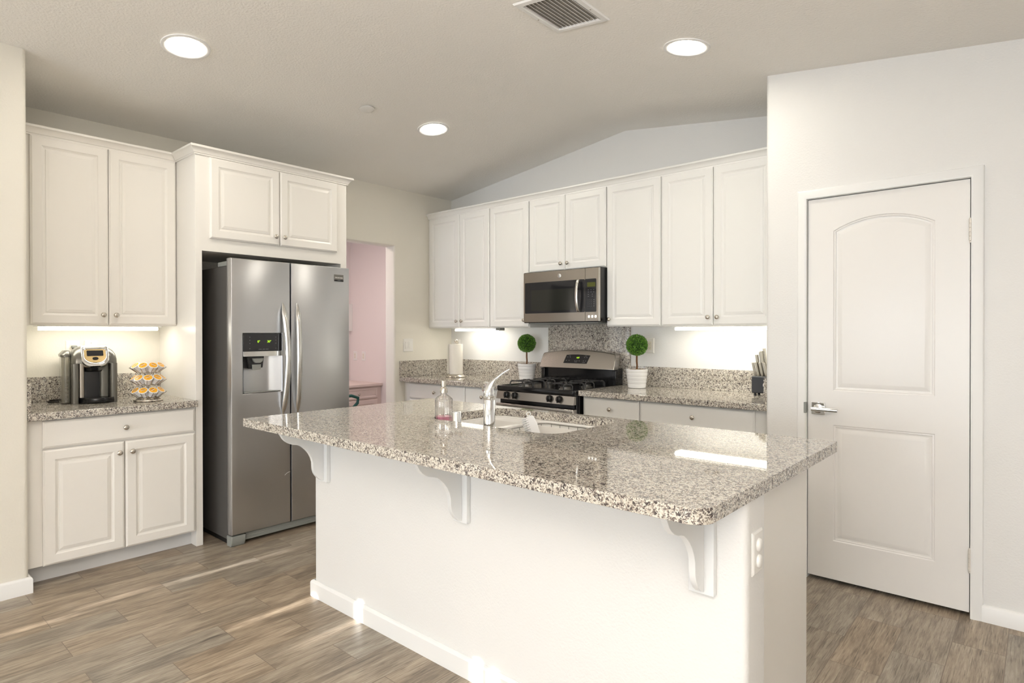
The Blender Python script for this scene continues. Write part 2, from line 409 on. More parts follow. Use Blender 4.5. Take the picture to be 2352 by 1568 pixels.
# baseboards
def baseprofile(t=.014, h=.078): return [(0, 0), (t, 0), (t, h - .012), (t - .004, h - .004), (t - .010, h), (0, h)]
def sweep(mb, prof, path, k=1):
    P = [Vector((x, y)) for x, y in path]; n = len(P); rs = []
    for i in range(n):
        d0 = (P[i] - P[i - 1]).normalized() if i else (P[1] - P[0]).normalized()
        d1 = (P[i + 1] - P[i]).normalized() if i < n - 1 else d0
        n0, n1 = Vector((d0.y, -d0.x)) * k, Vector((d1.y, -d1.x)) * k
        m_ = (n0 + n1); m_ = m_ / m_.length_squared * 2 if m_.length > 1e-6 else n0
        rs.append([(P[i].x + m_.x * o_, P[i].y + m_.y * o_, z) for o_, z in prof])
    mb.rings(rs)
mb = MB(); sweep(mb, baseprofile(.015, .083), [(xs, -6.6), (xs, .687), (-4.04, .687)])
struct(mb.build('baseboard_left', 'trim'))
mb = MB(); mb.prism(baseprofile(), lambda p, q, x: (x, PY - p, q), -.2085, 3.0); struct(mb.build('baseboard_pantry', 'trim'))
mb = MB(); mb.prism(baseprofile(), lambda p, q, x: (x, PY - p, q), PX + .0, -1.0125); struct(mb.build('baseboard_pantry', 'trim'))

# door casing, jamb
def casing(mb, F, a0, a1, ztop, w=.048):
    prof = [(0, 0), (0, .016), (.008, .018), (w - .012, .014), (w - .004, .011), (w, .006), (w, 0)]   # o outwards from the opening edge, d depth
    path = [(a0, 0), (a0, ztop), (a1, ztop), (a1, 0)]
    rs = []
    for o_, d in prof:
        rs.append([F(a0 - o_, d, 0), F(a0 - o_, d, ztop + o_), F(a1 + o_, d, ztop + o_), F(a1 + o_, d, 0)])
    n = len(prof); vs = [v for r in rs for v in r]; fs = []
    for i in range(n):
        j = (i + 1) % n
        for k in range(3): fs.append((i * 4 + k, i * 4 + k + 1, j * 4 + k + 1, j * 4 + k))
    fs += [tuple(i * 4 for i in range(n)), tuple(i * 4 + 3 for i in range(n))]
    mb.add(vs, fs)
FP = lambda a, w, z: (a, PY - w, z)
mb = MB(); casing(mb, FP, -.963, -.251, 2.051)
# jamb + stop
mb.box(-.972, -.9615, PY, PY + .115, 0, 2.058); mb.box(-.2525, -.242, PY, PY + .115, 0, 2.058); mb.box(-.972, -.242, PY, PY + .115, 2.0495, 2.058)
struct(mb.build('trim_1', 'trim', ang=20))
o['kind'] = 'structure'

# ------------------------------------------------------------------ pantry door
def arch_outline(a0, a1, z0, z1, rise, ins, n=16):
    """panel outline with an arched top, inset by ins; starts bottom left, anticlockwise"""
    a0 += ins; a1 -= ins; z0 += ins; w = (a1 - a0)
    pts = [(a0, z0), (a1, z0)]
    if rise == 0:
        return pts + [(a1, z1 - ins), (a0, z1 - ins)]
    full = (a1 - a0 + 2 * ins); rad = (full * full / 4 + rise * rise) / (2 * rise); cz = z1 + rise - rad; cx = (a0 + a1) / 2; rr = rad - ins
    for k in range(n + 1):
        a = a1 + (a0 - a1) * k / n; pts.append((a, cz + math.sqrt(rr * rr - (a - cx) ** 2)))
    return pts
def door_half(mb, a0, a1, z0, z1, pa0, pa1, pz0, pz1, rise, yf, thick=.035, top=True, bot=True):
    n = 16 if rise else 1
    outer = [(a0, z0), (a1, z0)] + ([(a1 + (a0 - a1) * k / n, z1) for k in range(n + 1)] if rise else [(a1, z1), (a0, z1)])
    rs = [[FP(p, yf - thick, q) for p, q in outer], [FP(p, yf, q) for p, q in outer]]
    for ins, d in ((0, 0), (.004, -.004), (.010, -.003), (.013, -.007), (.020, -.008), (.040, -.0015), (.044, -.001)):
        rs.append([FP(p, yf + d, q) for p, q in arch_outline(pa0, pa1, pz0, pz1, rise, ins, n)])
    mb.rings(rs)
dr = thing('door_1', 'white two panel pantry door with an arched upper panel and chrome lever', 'door', (-.256, PY, 0))
del dr['category']; del dr['label']; dr['kind'] = 'structure'
mb = MB(); zf = .93
door_half(mb, -.958, -.256, zf, 2.045, -.834, -.389, 1.022, 1.868, .06, -.003)
door_half(mb, -.958, -.256, .022, zf, -.834, -.389, .226, .841, 0, -.003)
mb.build('door_panel', 'door', dr, ang=15)
mb = MB()
for z in (1.806, .271):
    mb = MB(); hx = -.2535
    for k in range(5): mb.lathe([(.0065, z - .05 + k * .0202), (.0065, z - .05 + k * .0202 + .0190)], (hx, PY - .012, 0), 12)
    mb.lathe([(.004, z - .052), (.0055, z - .056), (.0045, z - .06)], (hx, PY - .012, 0), 10); mb.lathe([(.0045, z + .056), (.0055, z + .052), (.004, z + .048)], (hx, PY - .012, 0), 10)
    mb.build('hinge', 'hinge', dr)
hd = MB().box(-.937, -.871, PY - .012, PY + .004, .891, .957).build('door_handle', 'chrome', dr, bevel=.003)
mb = MB(); ax = Matrix.Rotation(R(90), 3, 'X')
mb.lathe([(.024, 0), (.024, .006), (.012, .010), (.012, .042)], (-.904, PY - .010, .924), 20, ax.to_quaternion())
mb.tube([(-.925, PY - .056, .924), (-.80, PY - .056, .924)], .0115, 16)
mb.build('lever', 'chrome', hd)
mb = MB(); mb.box(-.9745, -.9605, PY - .02, PY + .002, .895, .955); mb.build('strike_plate', 'plastic_grey', dr, bevel=.003)
tag(dr, 'white two-panel pantry door with arched upper panel', 'door'); dr['kind'] = 'structure'
del dr['category']

# ------------------------------------------------------------------ cabinet parts
def knob(F, a, w, z, parent):
    mb = MB(); n = 16
    rs = []
    for r, d in [(.0055, 0), (.0055, .012), (.013, .016), (.015, .020), (.0145, .0245), (.010, .028), (.004, .0292)]:
        rs.append([F(a + r * math.cos(2 * math.pi * k / n), w + d, z + r * math.sin(2 * math.pi * k / n)) for k in range(n)])
    mb.rings(rs); return mb.build('knob', 'nickel', parent, ang=60)
def rect(F, a0, a1, z0, z1, ins, w): return [F(a0 + ins, w, z0 + ins), F(a1 - ins, w, z0 + ins), F(a1 - ins, w, z1 - ins), F(a0 + ins, w, z1 - ins)]
def cab_door(F, a0, a1, w0, z0, z1, parent, kn=None, mt='cab', fr=.052):
    th = .02; mb = MB(); w1 = w0 + th
    rs = [rect(F, a0, a1, z0, z1, .001, w0), rect(F, a0, a1, z0, z1, 0, w0 + .002), rect(F, a0, a1, z0, z1, 0, w1 - .007), rect(F, a0, a1, z0, z1, .003, w1 - .005),
          rect(F, a0, a1, z0, z1, .0045, w1 - .0045), rect(F, a0, a1, z0, z1, .0075, w1 - .001), rect(F, a0, a1, z0, z1, .010, w1)]
    for ins, d in ((0, 0), (.003, -.003), (.010, -.0065), (.013, -.0075), (.018, -.0075), (.019, -.004), (.024, -.003), (.034, 0), (.036, 0)):
        rs.append(rect(F, a0, a1, z0, z1, fr + ins, w1 + d))
    mb.rings(rs); d = mb.build('door', mt, parent, ang=12)
    if kn: knob(F, kn[0], w1, kn[1], d)
    return d
def drawer(F, a0, a1, w0, z0, z1, parent, kn=None, mt='cab'):
    w1 = w0 + .02; mb = MB()
    mb.rings([rect(F, a0, a1, z0, z1, .001, w0), rect(F, a0, a1, z0, z1, 0, w0 + .002), rect(F, a0, a1, z0, z1, 0, w1 - .007), rect(F, a0, a1, z0, z1, .003, w1 - .005),
              rect(F, a0, a1, z0, z1, .0045, w1 - .0045), rect(F, a0, a1, z0, z1, .0085, w1 - .001), rect(F, a0, a1, z0, z1, .012, w1)])
    d = mb.build('drawer', mt, parent, ang=12)
    if kn: knob(F, kn[0], w1, kn[1], d)
    return d
def root_at(F, a, w, z, name, label, cat, group=None): return thing(name, label, cat, F(a, w, z), group)

ZB, ZT = 1.382, 2.446
GU = 'upper cabinets on the range wall'
# left upper
t = root_at(FL, 1.1, 0, 1.378, 'wall_cabinet', 'tall white two-door wall cabinet above the coffee maker', 'cabinet')
MB().fbox(FL, .689, 1.5275, 0, .303, 1.378, 2.455).build('cabinet_body', 'cab', t, bevel=.001)
cab_door(FL, .765, 1.1405, .304, ZB, ZT, t, (1.11, 1.441)); cab_door(FL, 1.1445, 1.522, .304, ZB, ZT, t, (1.176, 1.441))
# range uppers
def upper(x0, x1, z0, doors, label):
    t = root_at(FR, (x0 + x1) / 2, 0, z0, 'wall_cabinet', label, 'cabinet', GU)
    MB().fbox(FR, x0, x1, 0, .303, z0, 2.455).build('cabinet_body', 'cab_white', t, bevel=.001)
    for a0, a1, zb, kn in doors: cab_door(FR, a0, a1, .304, zb, ZT, t, kn, 'cab_white')
upper(-4.579, -3.7385, 1.378, [(-4.551, -4.1285, ZB, (-4.152, 1.441)), (-4.1235, -3.742, ZB, (-4.084, 1.441))], 'white two-door wall cabinet in the corner, leftmost beside the paper towels')
upper(-3.7375, -3.2795, 1.378, [(-3.733, -3.284, ZB, (-3.32, 1.439))], 'white single-door wall cabinet just left of the microwave')
upper(-3.2785, -2.5085, 1.832, [(-3.272, -2.9005, 1.837, (-2.931, 1.891)), (-2.8965, -2.513, 1.837, (-2.864, 1.891))], 'short white two-door wall cabinet above the microwave')
upper(-2.5075, -2.0515, 1.378, [(-2.503, -2.056, ZB, (-2.474, 1.433))], 'white single-door wall cabinet just right of the microwave')
upper(-2.0505, -1.182, 1.378, [(-2.046, -1.6705, ZB, (-1.697, 1.435)), (-1.6655, -1.27, ZB, (-1.634, 1.435))], 'white two-door wall cabinet beside the pantry wall')

# fridge enclosure
EX = .615                                  # box front out from the wall
t = root_at(FL, 2.07, 0, 0, 'refrigerator_enclosure', 'tall white cabinet surround framing the refrigerator, two doors on top', 'cabinet')
mb = MB(); mb.fbox(FL, 1.528, 1.568, .001, EX, 0, 1.85); mb.fbox(FL, 2.565, 2.615, .001, EX, 0, 1.85); mb.fbox(FL, 1.528, 2.615, .001, EX, 1.849, 2.455)
mb.build('cabinet_body', 'cab', t, bevel=.001)
cab_door(FL, 1.611, 2.0735, EX + .001, 1.931, 2.441, t, (2.038, 1.988)); cab_door(FL, 2.0785, 2.528, EX + .001, 1.931, 2.441, t, (2.101, 1.989))

# crown mouldings
CP = [(0, 2.447), (.007, 2.447), (.007, 2.4555), (.012, 2.457), (.016, 2.467), (.024, 2.478), (.033, 2.485), (.039, 2.487), (.039, 2.4985), (.036, 2.501), (0, 2.501)]
mb = MB(); e0 = XW + .305; e1 = XW + EX + .001
sweep(mb, CP, [(e0, .6885), (e0, 1.5285), (e1, 1.5275), (e1, 2.6165), (XW + .003, 2.6165)])
tag(mb.build('crown_molding', 'cab', ang=20), 'white crown moulding stepping around the coffee cabinet and fridge surround', 'molding')
mb = MB(); sweep(mb, CP, [(XW + .003, YW - .305), (PX - .003, YW - .305)])
tag(mb.build('crown_molding', 'cab_white', ang=20), 'white crown moulding along the tops of the range wall cabinets', 'molding')

# base cabinets
def base(F, a0, a1, label, drawers, doors, mt='cab', toe=.535, front=.610, z1=.873, grp=None):
    t = root_at(F, (a0 + a1) / 2, 0, 0, 'base_cabinet', label, 'cabinet', grp)
    MB().fbox(F, a0, a1, .002, front, .10, z1).build('cabinet_body', mt, t, bevel=.001)
    MB().fbox(F, a0, a1, .002, toe, 0, .0995).build('toe_kick', 'toe', t)
    for d in drawers: drawer(F, d[0], d[1], front + .001, .722, .864, t, (d[2], .793), mt)
    for d in doors: cab_door(F, d[0], d[1], front + .001, .101, .712, t, (d[2], .652) if d[2] else None, mt)
base(FL, .6885, 1.5275, 'white base cabinet with one wide drawer and two doors under the coffee maker', [(.757, 1.517, 1.137)], [(.757, 1.1335, 1.105), (1.1385, 1.517, 1.170)])
GB = 'base cabinets on the range wall'
base(FR, -4.579, -3.7405, 'white corner base cabinet under the paper towels', [(-4.488, -3.745, -4.12)], [(-4.488, -4.119, -4.15), (-4.114, -3.745, -4.08)], 'cab_white', grp=GB)
base(FR, -3.7395, -3.305, 'white single-drawer base cabinet just left of the range', [(-3.735, -3.31, -3.522)], [(-3.735, -3.31, -3.35)], 'cab_white', grp=GB)
base(FR, -2.520, -2.0515, 'white single-drawer base cabinet just right of the range', [(-2.503, -2.056, -2.278)], [(-2.503, -2.056, -2.47)], 'cab_white', grp=GB)
base(FR, -2.0505, -1.182, 'white wide-drawer base cabinet beside the pantry wall', [(-2.045, -1.284, -1.665)], [(-2.045, -1.667, -1.70), (-1.662, -1.284, -1.63)], 'cab_white', grp=GB)

# ------------------------------------------------------------------ granite
def slab(name, outer, z0, z1, holes=(), bevel=.004, mt='granite', parent=None, cap_bottom=True):
    bm = bmesh.new(); loops = [outer] + list(holes); es = []; top = []
    cx = sum(p[0] for p in outer) / len(outer); cy = sum(p[1] for p in outer) / len(outer)
    off = Vector((cx, cy, z0)) if parent is None else Vector(WM[parent.name].translation)
    for lp in loops:
        vs = [bm.verts.new(Vector((x, y, z1)) - off) for x, y in lp]; top.append(vs)
        for i in range(len(vs)): es.append(bm.edges.new((vs[i], vs[(i + 1) % len(vs)])))
    r = bmesh.ops.triangle_fill(bm, use_beauty=True, use_dissolve=False, edges=es)
    tf = [g for g in r['geom'] if isinstance(g, bmesh.types.BMFace)]
    low = {}
    for vs in top:
        for v in vs: low[v] = bm.verts.new(v.co - Vector((0, 0, z1 - z0)))
    if cap_bottom:
        for f in tf: bm.faces.new([low[v] for v in reversed(f.verts)])
    for vs in top:
        for i in range(len(vs)): a, b_ = vs[i], vs[(i + 1) % len(vs)]; bm.faces.new([a, b_, low[b_], low[a]])
    bmesh.ops.recalc_face_normals(bm, faces=bm.faces)
    me = bpy.data.meshes.new(name); bm.to_mesh(me); bm.free()
    return finish(me, name, mt, parent, off if parent is None else None, True, bevel, 2, 35)
ZC = .914
# coffee counter
t = root_at(FL, 1.1, 0, .875, 'countertop', 'short speckled granite countertop in the coffee nook', 'countertop')
MB().box(XW + .001, -3.926, .689, 1.5265, .8745, ZC).build('counter_slab', 'granite', t, bevel=.003)
MB().box(XW + .001, XW + .021, .689, 1.5265, ZC + .0005, 1.066).build('backsplash', 'granite', t, bevel=.001)
MB().box(XW + .022, -3.935, .6885, .706, ZC + .0005, 1.066).build('side_splash', 'granite', t, bevel=.001)
# range counters
t = root_at(FR, -3.94, 0, .875, 'countertop', 'speckled granite countertop left of the range with the paper towels', 'countertop')
MB().box(XW + .001, -3.302, 3.595, YW - .001, .8745, ZC).build('counter_slab', 'granite', t, bevel=.003)
MB().box(XW + .022, -3.305, YW - .021, YW - .001, ZC + .0005, 1.066).build('backsplash', 'granite', t, bevel=.001)
MB().box(XW + .001, XW + .021, 3.595, YW - .001, ZC + .0005, 1.066).build('side_splash', 'granite', t, bevel=.001)
t = root_at(FR, -1.85, 0, .875, 'countertop', 'speckled granite countertop right of the range with the knife block', 'countertop')
MB().box(-2.522, PX - .001, 3.595, YW - .001, .8745, ZC).build('counter_slab', 'granite', t, bevel=.003)
MB().box(-2.478, PX - .022, YW - .021, YW - .001, ZC + .0005, 1.066).build('backsplash', 'granite', t, bevel=.001)
MB().box(-1.222, PX - .001, 3.61, YW - .022, ZC + .0005, 1.066).build('side_splash', 'granite', t, bevel=.001)
mb = MB(); mb.prism([(-3.3015, .915), (-2.479, .915), (-2.479, 1.377), (-2.5085, 1.377), (-2.5085, 1.402), (-3.279, 1.402), (-3.279, 1.377), (-3.3015, 1.377)], FR_ := (lambda p, q, w: (p, YW - w, q)), .001, .021)
tag(mb.build('backsplash_panel', 'granite'), 'tall speckled granite panel on the wall behind the range', 'backsplash')

# ------------------------------------------------------------------ island
it = thing('kitchen_island', 'white kitchen island with a drywall front, panelled end and curved bracket supports', 'island', (-1.7, 2.0, 0))
PI0, PI1 = 1.636, 1.77
mb = MB(); mb.box(-2.774, -.597, PI0, PI1, 0, .8735); pw = mb.build('knee_wall', 'wall_white', it)
bm = bmesh.new(); bm.from_mesh(pw.data); off = WM[it.name].translation
es = [e for e in bm.edges if abs(e.verts[0].co.z - e.verts[1].co.z) > .5 and eq((e.verts[0].co + off).y, PI0)]
bmesh.ops.bevel(bm, geom=es, offset=.022, segments=5, affect='EDGES', profile=.5); bm.to_mesh(pw.data); bm.free()
pw.data.shade_smooth(); pw.data.set_sharp_from_angle(angle=R(50))
mb = MB(); mb.box(-2.755, -.655, PI1 + .001, 2.325, .10, .8735); ib = mb.build('cabinet_body', 'cab', it)
# the sink bowls sink into the body: its top is left open
bm = bmesh.new(); bm.from_mesh(ib.data); bmesh.ops.delete(bm, geom=[f for f in bm.faces if f.normal.z > .9], context='FACES'); bm.to_mesh(ib.data); bm.free()
MB().box(-.6545, -.6365, PI1 + .001, 2.326, 0, .8735).build('end_panel', 'cab', it, bevel=.001)
MB().box(-2.74, -.66, PI1 + .001, 2.25, 0, .0995).build('toe_kick', 'toe', it)
FI = lambda a, w, z: (a, 2.326 + w, z)
for a0, a1, k in ((-.64, -1.0, -.97), (-1.005, -1.45, -1.42), (-1.455, -1.9, -1.87), (-1.905, -2.35, -1.94), (-2.355, -2.745, -2.38)):
    cab_door(FI, a1, a0, .001, .101, .712, it, (k, .652)); drawer(FI, a1, a0, .001, .722, .864, it, ((a0 + a1) / 2, .793))
BP = baseprofile(.014, .082)
mb = MB(); sweep(mb, BP, [(-2.7745, PI1), (-2.7745, PI0 - .0005), (-.612, PI0 - .0005)])
bb = mb.build('baseboard', 'trim', it, ang=25)

IX0, IX1, IY0, IY1 = -2.936, -.589, 1.350, 2.552
outer = [(IX0, IY0), (IX1 - .055, IY0)] + [(IX1 - .055 + .055 * math.sin(R(a)), IY0 + .055 - .055 * math.cos(R(a))) for a in range(10, 90, 10)] + \
        [(IX1, IY0 + .055), (IX1, IY1), (IX0, IY1)]
hole = rrect(-2.283, -1.492, 1.957, 2.488, .09, 8)
o = slab('island_countertop', outer, .8745, ZC, [hole], bevel=.005)
tag(o, 'large polished speckled granite island countertop with the sink cut into it', 'countertop')
# corbels
cp = [(1.616, .874), (1.392, .874), (1.392, .862), (1.399, .852), (1.408, .836), (1.42, .824), (1.436, .812), (1.455, .804), (1.475, .800), (1.492, .794), (1.508, .783), (1.525, .768), (1.54, .750), (1.552, .728),
      (1.559, .705), (1.560, .68), (1.5615, .667), (1.566, .652), (1.574, .638), (1.586, .624), (1.60, .613), (1.616, .607)]
CL = ['white curved corbel under the left end of the island counter', 'white curved corbel under the middle of the island counter', 'white curved corbel under the right corner of the island counter']
c0 = thing('corbel', CL[2], 'corbel', (-.7175, PI0, .59), 'corbels under the island counter')
MB().box(-.755, -.68, 1.6165, 1.6355, .599, .8735).build('backplate', 'corbel', c0, bevel=.0015)
mb = MB(); mb.prism([(a, b) for a, b in cp], lambda p, q, x: (x, p, q), -.727, -.708); mb.build('bracket', 'corbel', c0, bevel=.001, ang=30)
dup(c0, (-1.688, PI0, .59), label=CL[1]); dup(c0, (-2.662, PI0, .59), label=CL[0])
# island outlet with two child-proof caps
def plate(F, a, z, w, h, name, label, cat, mt='white_plastic', kind='rocker', grp=None):
    t = root_at(F, a, 0, z, name, label, cat, grp)
    mb = MB(); mb.rings([rect(F, a - w / 2, a + w / 2, z - h / 2, z + h / 2, 0, .0003), rect(F, a - w / 2, a + w / 2, z - h / 2, z + h / 2, 0, .003), rect(F, a - w / 2, a + w / 2, z - h / 2, z + h / 2, .005, .0065)])
    mb.build('cover_plate', mt, t, ang=20)
    return t
FE = lambda a, w, z: (-.597 + w, a, z)
t = plate(FE, 1.706, .722, .074, .118, 'wall_outlet', 'white outlet with two domed safety caps on the island end', 'outlet')
for dz in (-.0245, .0205):
    mb = MB(); n = 20; rs = []
    for r_, d in ((.0165, .0066), (.0165, .010), (.014, .0135), (.008, .0155)): rs.append([FE(1.706 + r_ * math.cos(2 * math.pi * k / n), d, .722 + dz + r_ * 1.15 * math.sin(2 * math.pi * k / n)) for k in range(n)])
    mb.rings(rs); mb.build('safety_cap', 'white_plastic', t, ang=50)

# ------------------------------------------------------------------ sink and what stands in it
st = thing('kitchen_sink', 'white double-bowl undermount sink set in the island counter', 'sink', (-1.88, 2.2, .70))
bl = (-2.262, -1.985, 2.075, 2.462); br = (-1.950, -1.512, 2.075, 2.462)
slab('rim', rrect(-2.30, -1.475, 1.935, 2.51, .09, 6), .8640, .8740, [rrect(*bl, .06, 6), rrect(*br, .06, 6)], bevel=.003, mt='sink', parent=st, cap_bottom=True)
for b_ in (bl, br):
    mb = MB(); rs = []
    for ins, z, r_ in ((0, .8665, .06), (.004, .860, .06), (.012, .78, .055), (.020, .715, .05), (.035, .70, .05), (.09, .692, .04)):
        rs.append([(x, y, z) for x, y in rrect(b_[0] + ins, b_[1] - ins, b_[2] + ins, b_[3] - ins, r_, 6)])
    mb.rings(rs, cap0=False); mb.build('bowl', 'sink', st, ang=60)
    MB().lathe([(.04, .6922), (.04, .695), (.03, .6925)], ((b_[0] + b_[1]) / 2, 2.27, 0), 20).build('drain', 'chrome', st)
# rack in the right bowl
rk = thing('sink_rack', 'bright wire rack standing in the right sink bowl', 'rack', (-1.73, 2.27, .70))
def rr3(ins, z, r_=.05): return [(x, y, z) for x, y in rrect(-1.935 + ins, -1.527 - ins, 2.09 + ins, 2.448 - ins, r_, 5)]
MB().tube(rr3(0.003, .866), .0028, 8, True).build('rim_wire', 'rack_wire', rk)
MB().tube(rr3(.02, .712), .0025, 8, True).build('base_wire', 'rack_wire', rk)
mb = MB()
top = rr3(.003, .866); bot = rr3(.02, .712)
def lerp_loop(L, tt):
    n = len(L); d = [math.dist(L[i], L[(i + 1) % n]) for i in range(n)]; T = sum(d) * tt; i = 0
    while T > d[i]: T -= d[i]; i += 1
    return Vector(L[i]).lerp(Vector(L[(i + 1) % n]), T / d[i])
for k in range(26): mb.tube([lerp_loop(top, k / 26), lerp_loop(bot, k / 26)], .0018, 6)
for k in range(1, 9): x = -1.915 + k * .041; mb.tube([(x, 2.11, .712), (x, 2.428, .712)], .0018, 6)
mb.build('grid_wire', 'rack_wire', rk)
# brush
bt = thing('vegetable_brush', 'small white plastic scrub brush leaning in the sink', 'brush', (-1.83, 2.2, .80))
A = Vector((-1.86, 2.235, .945)); B_ = Vector((-1.775, 2.19, .84)); ax_ = (B_ - A).normalized(); sd = Vector((.62, .78, 0)); nrm = ax_.cross(Vector((-.64, .77, 0))).normalized()
side = Vector((-.78, -.50, -.45)).normalized()
mb = MB()
L_ = (B_ - A).length; wv = ax_.cross(Vector((-.66, .75, 0))).normalized(); th = ax_.cross(wv).normalized()
rs = []
for f, w_ in ((.14, .012), (.18, .020), (.5, .026), (.85, .026), (.97, .018)):
    c_ = A + ax_ * L_ * f; rs.append([c_ + wv * w_ + th * .005, c_ + wv * w_ - th * .005, c_ - wv * w_ - th * .005, c_ - wv * w_ + th * .005])
mb.rings(rs); mb.build('brush_back', 'brush', bt, bevel=.003)
ring = [A + ax_ * (.010 * math.cos(a) + .006) + wv * .010 * math.sin(a) for a in [2 * math.pi * k / 14 for k in range(14)]]
MB().tube(ring, .0022, 8, True).build('hanging_loop', 'brush', bt)
mb = MB()
sgn = -1 if wv.x * .75 + wv.y * .66 > 0 else 1
for k in range(9):
    c_ = A + ax_ * L_ * (.2 + .085 * k)
    mb.tube([c_ + wv * sgn * .018, c_ + wv * sgn * .042], .0030, 6)
    mb.tube([c_ + wv * sgn * .012 + th * .006, c_ + wv * sgn * .037 + th * .010], .0028, 6)
mb.build('bristles', 'brush', bt)['kind'] = 'stuff'
# faucet
fx, fy = -1.908, 2.013
ft = thing('kitchen_faucet', 'polished chrome single-lever faucet at the island sink', 'faucet', (fx, fy, .8745))
MB().lathe([(.030, .8745), (.030, .880), (.0275, .883), (.0275, 1.021), (.0265, 1.0225), (.0265, 1.0245), (.0275, 1.026), (.0275, 1.046), (.0262, 1.0475)], (fx, fy, 0), 32).build('faucet_body', 'chrome', ft)
mb = MB(); pts = [(fx, fy, 1.0485), (fx, fy, 1.058), (fx + .002, fy + .001, 1.073), (fx + .008, fy + .003, 1.090), (fx + .019, fy + .006, 1.106), (fx + .030, fy + .012, 1.120), (fx + .046, fy + .018, 1.133), (fx + .064, fy + .024, 1.147), (fx + .083, fy + .030, 1.159), (fx + .096, fy + .033, 1.166)]
mb.tube(pts, [.0272, .0268, .0235, .018, .0115, .0072, .0050, .0042, .0036, .0030], 24); mb.build('lever', 'chrome', ft, ang=60)
mb = MB(); sp = [(fx - .005, fy + .01, 1.040), (fx - .05, fy + .05, 1.066), (fx - .10, fy + .095, 1.079), (fx - .15, fy + .135, 1.076), (fx - .18, fy + .16, 1.062), (fx - .187, fy + .166, 1.045)]
mb.tube(sp, [.016, .0155, .015, .015, .0155, .0165], 18); mb.build('spout', 'chrome', ft, ang=60)
# air gap
ag = MB(); ag.lathe([(.024, .8745), (.0225, .879), (.0225, .948), (.0205, .953), (.0, .9545)], (-2.110, 2.000, 0), 28, cap1=False)
tag(ag.build('air_gap_cap', 'chrome'), 'short chrome cylinder cap between the soap bottle and the faucet', 'sink fitting')
# soap dispenser
bx, by = -2.213, 2.010
bt = thing('soap_dispenser', 'ribbed clear glass pump bottle with a little pink soap beside the sink', 'soap dispenser', (bx, by, .8745))
MB().lathe([(.040, .8747), (.0435, .879), (.0435, 1.001), (.0415, 1.008), (.030, 1.0185), (.017, 1.027), (.0145, 1.036),
            (.0125, 1.036), (.0145, 1.026), (.027, 1.018), (.037, 1.008), (.0395, .998), (.0395, .884), (.036, .880)], (bx, by, 0), 96, flute=.018, fn=24).build('glass_bottle', 'glass', bt, ang=60)
MB().lathe([(.0355, .8805), (.0388, .885), (.0388, .922)], (bx, by, 0), 48).build('liquid_soap', 'pink_liquid', bt)
MB().lathe([(.0182, 1.0365), (.0182, 1.055), (.0145, 1.0625), (.0105, 1.0655), (.0105, 1.068), (.0136, 1.069), (.0136, 1.094), (.0122, 1.0955)], (bx, by, 0), 28).build('pump_head', 'nickel', bt)
MB().tube([(bx, by, 1.04), (bx + .004, by, .96), (bx + .01, by, .888)], .0028, 8).build('pump_tube', 'white_plastic', bt)

# ------------------------------------------------------------------ refrigerator
f0, f1, fm = 1.659, 2.505, 2.052
XF = -3.765
rt = thing('refrigerator', 'stainless side-by-side refrigerator with ice and water dispenser in its left door', 'refrigerator', (-4.15, 2.08, 0))
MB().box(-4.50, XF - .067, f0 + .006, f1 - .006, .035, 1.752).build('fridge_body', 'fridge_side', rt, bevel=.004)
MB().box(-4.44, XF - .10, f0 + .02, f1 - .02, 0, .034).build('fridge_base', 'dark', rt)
FF = lambda a, w, z: (XF + w, a, z)
dd = (1.729, 1.992, .946, 1.332)
mb = MB(); th = .062
mb.rings([rect(FF, f0, fm - .004, .075, 1.797, 0, -th), rect(FF, f0, fm - .004, .075, 1.797, 0, -.006), rect(FF, f0, fm - .004, .075, 1.797, .002, -.002), rect(FF, f0, fm - .004, .075, 1.797, .006, 0),
          rect(FF, *dd, 0, 0), rect(FF, *dd, .003, -.003), rect(FF, *dd, .003, -.058)])
d1 = mb.build('freezer_door', 'steel', rt, ang=30)
mb = MB(); mb.rings([rect(FF, fm + .004, f1, .075, 1.797, 0, -th), rect(FF, fm + .004, f1, .075, 1.797, 0, -.006), rect(FF, fm + .004, f1, .075, 1.797, .002, -.002), rect(FF, fm + .004, f1, .075, 1.797, .006, 0)])
d2 = mb.build('fridge_door', 'steel', rt, ang=30)
def bow(a, parent, lean):
    mb = MB(); n = 22; rs = []
    for i in range(n + 1):
        s_ = i / n; z = .795 + (1.530 - .795) * s_; k = math.sin(math.pi * s_)
        w = .004 + .052 * k ** .75; hw = .005 + .0145 * min(1, k * 3.2) ** .7; hd_ = .004 + .010 * min(1, k * 2.4)
        ca = a + lean * k * .012
        rs.append([FF(ca + hw * math.cos(t), w - .004 + hd_ * math.sin(t), z) for t in [2 * math.pi * q / 14 for q in range(14)]])
    mb.rings(rs); mb.build('door_handle', 'steel_light', parent, ang=60)
bow(1.995, d1, 1); bow(2.098, d2, -1)
mb = MB(); mb.fbox(FF, 1.7325, 1.9885, -.057, .0015, 1.2155, 1.3285); dp = mb.build('dispenser_panel', 'black_glass', rt, bevel=.002)
mb = MB(); rs = []; n = 10
arc = [(1.7325 + .256 * k / n, .004 + .010 * math.sin(math.pi * k / n)) for k in range(n + 1)]
mb.rings([[FF(a, -.055, z), FF(a, w, z)][0:1] * 0 or [FF(a, -.055, 1.1835), FF(a, w, 1.1835), FF(a, w, 1.2145), FF(a, -.055, 1.2145)] for (a, w), z in zip(arc, [0] * (n + 1))])
mb.build('trim_band', 'steel_light', rt, ang=40)
mb = MB()   # curved back of the recess
n = 8; pf = [(1.7335, -.004), (1.742, -.035), (1.76, -.052), (1.90, -.055), (1.93, -.048), (1.96, -.022), (1.9875, -.004)]
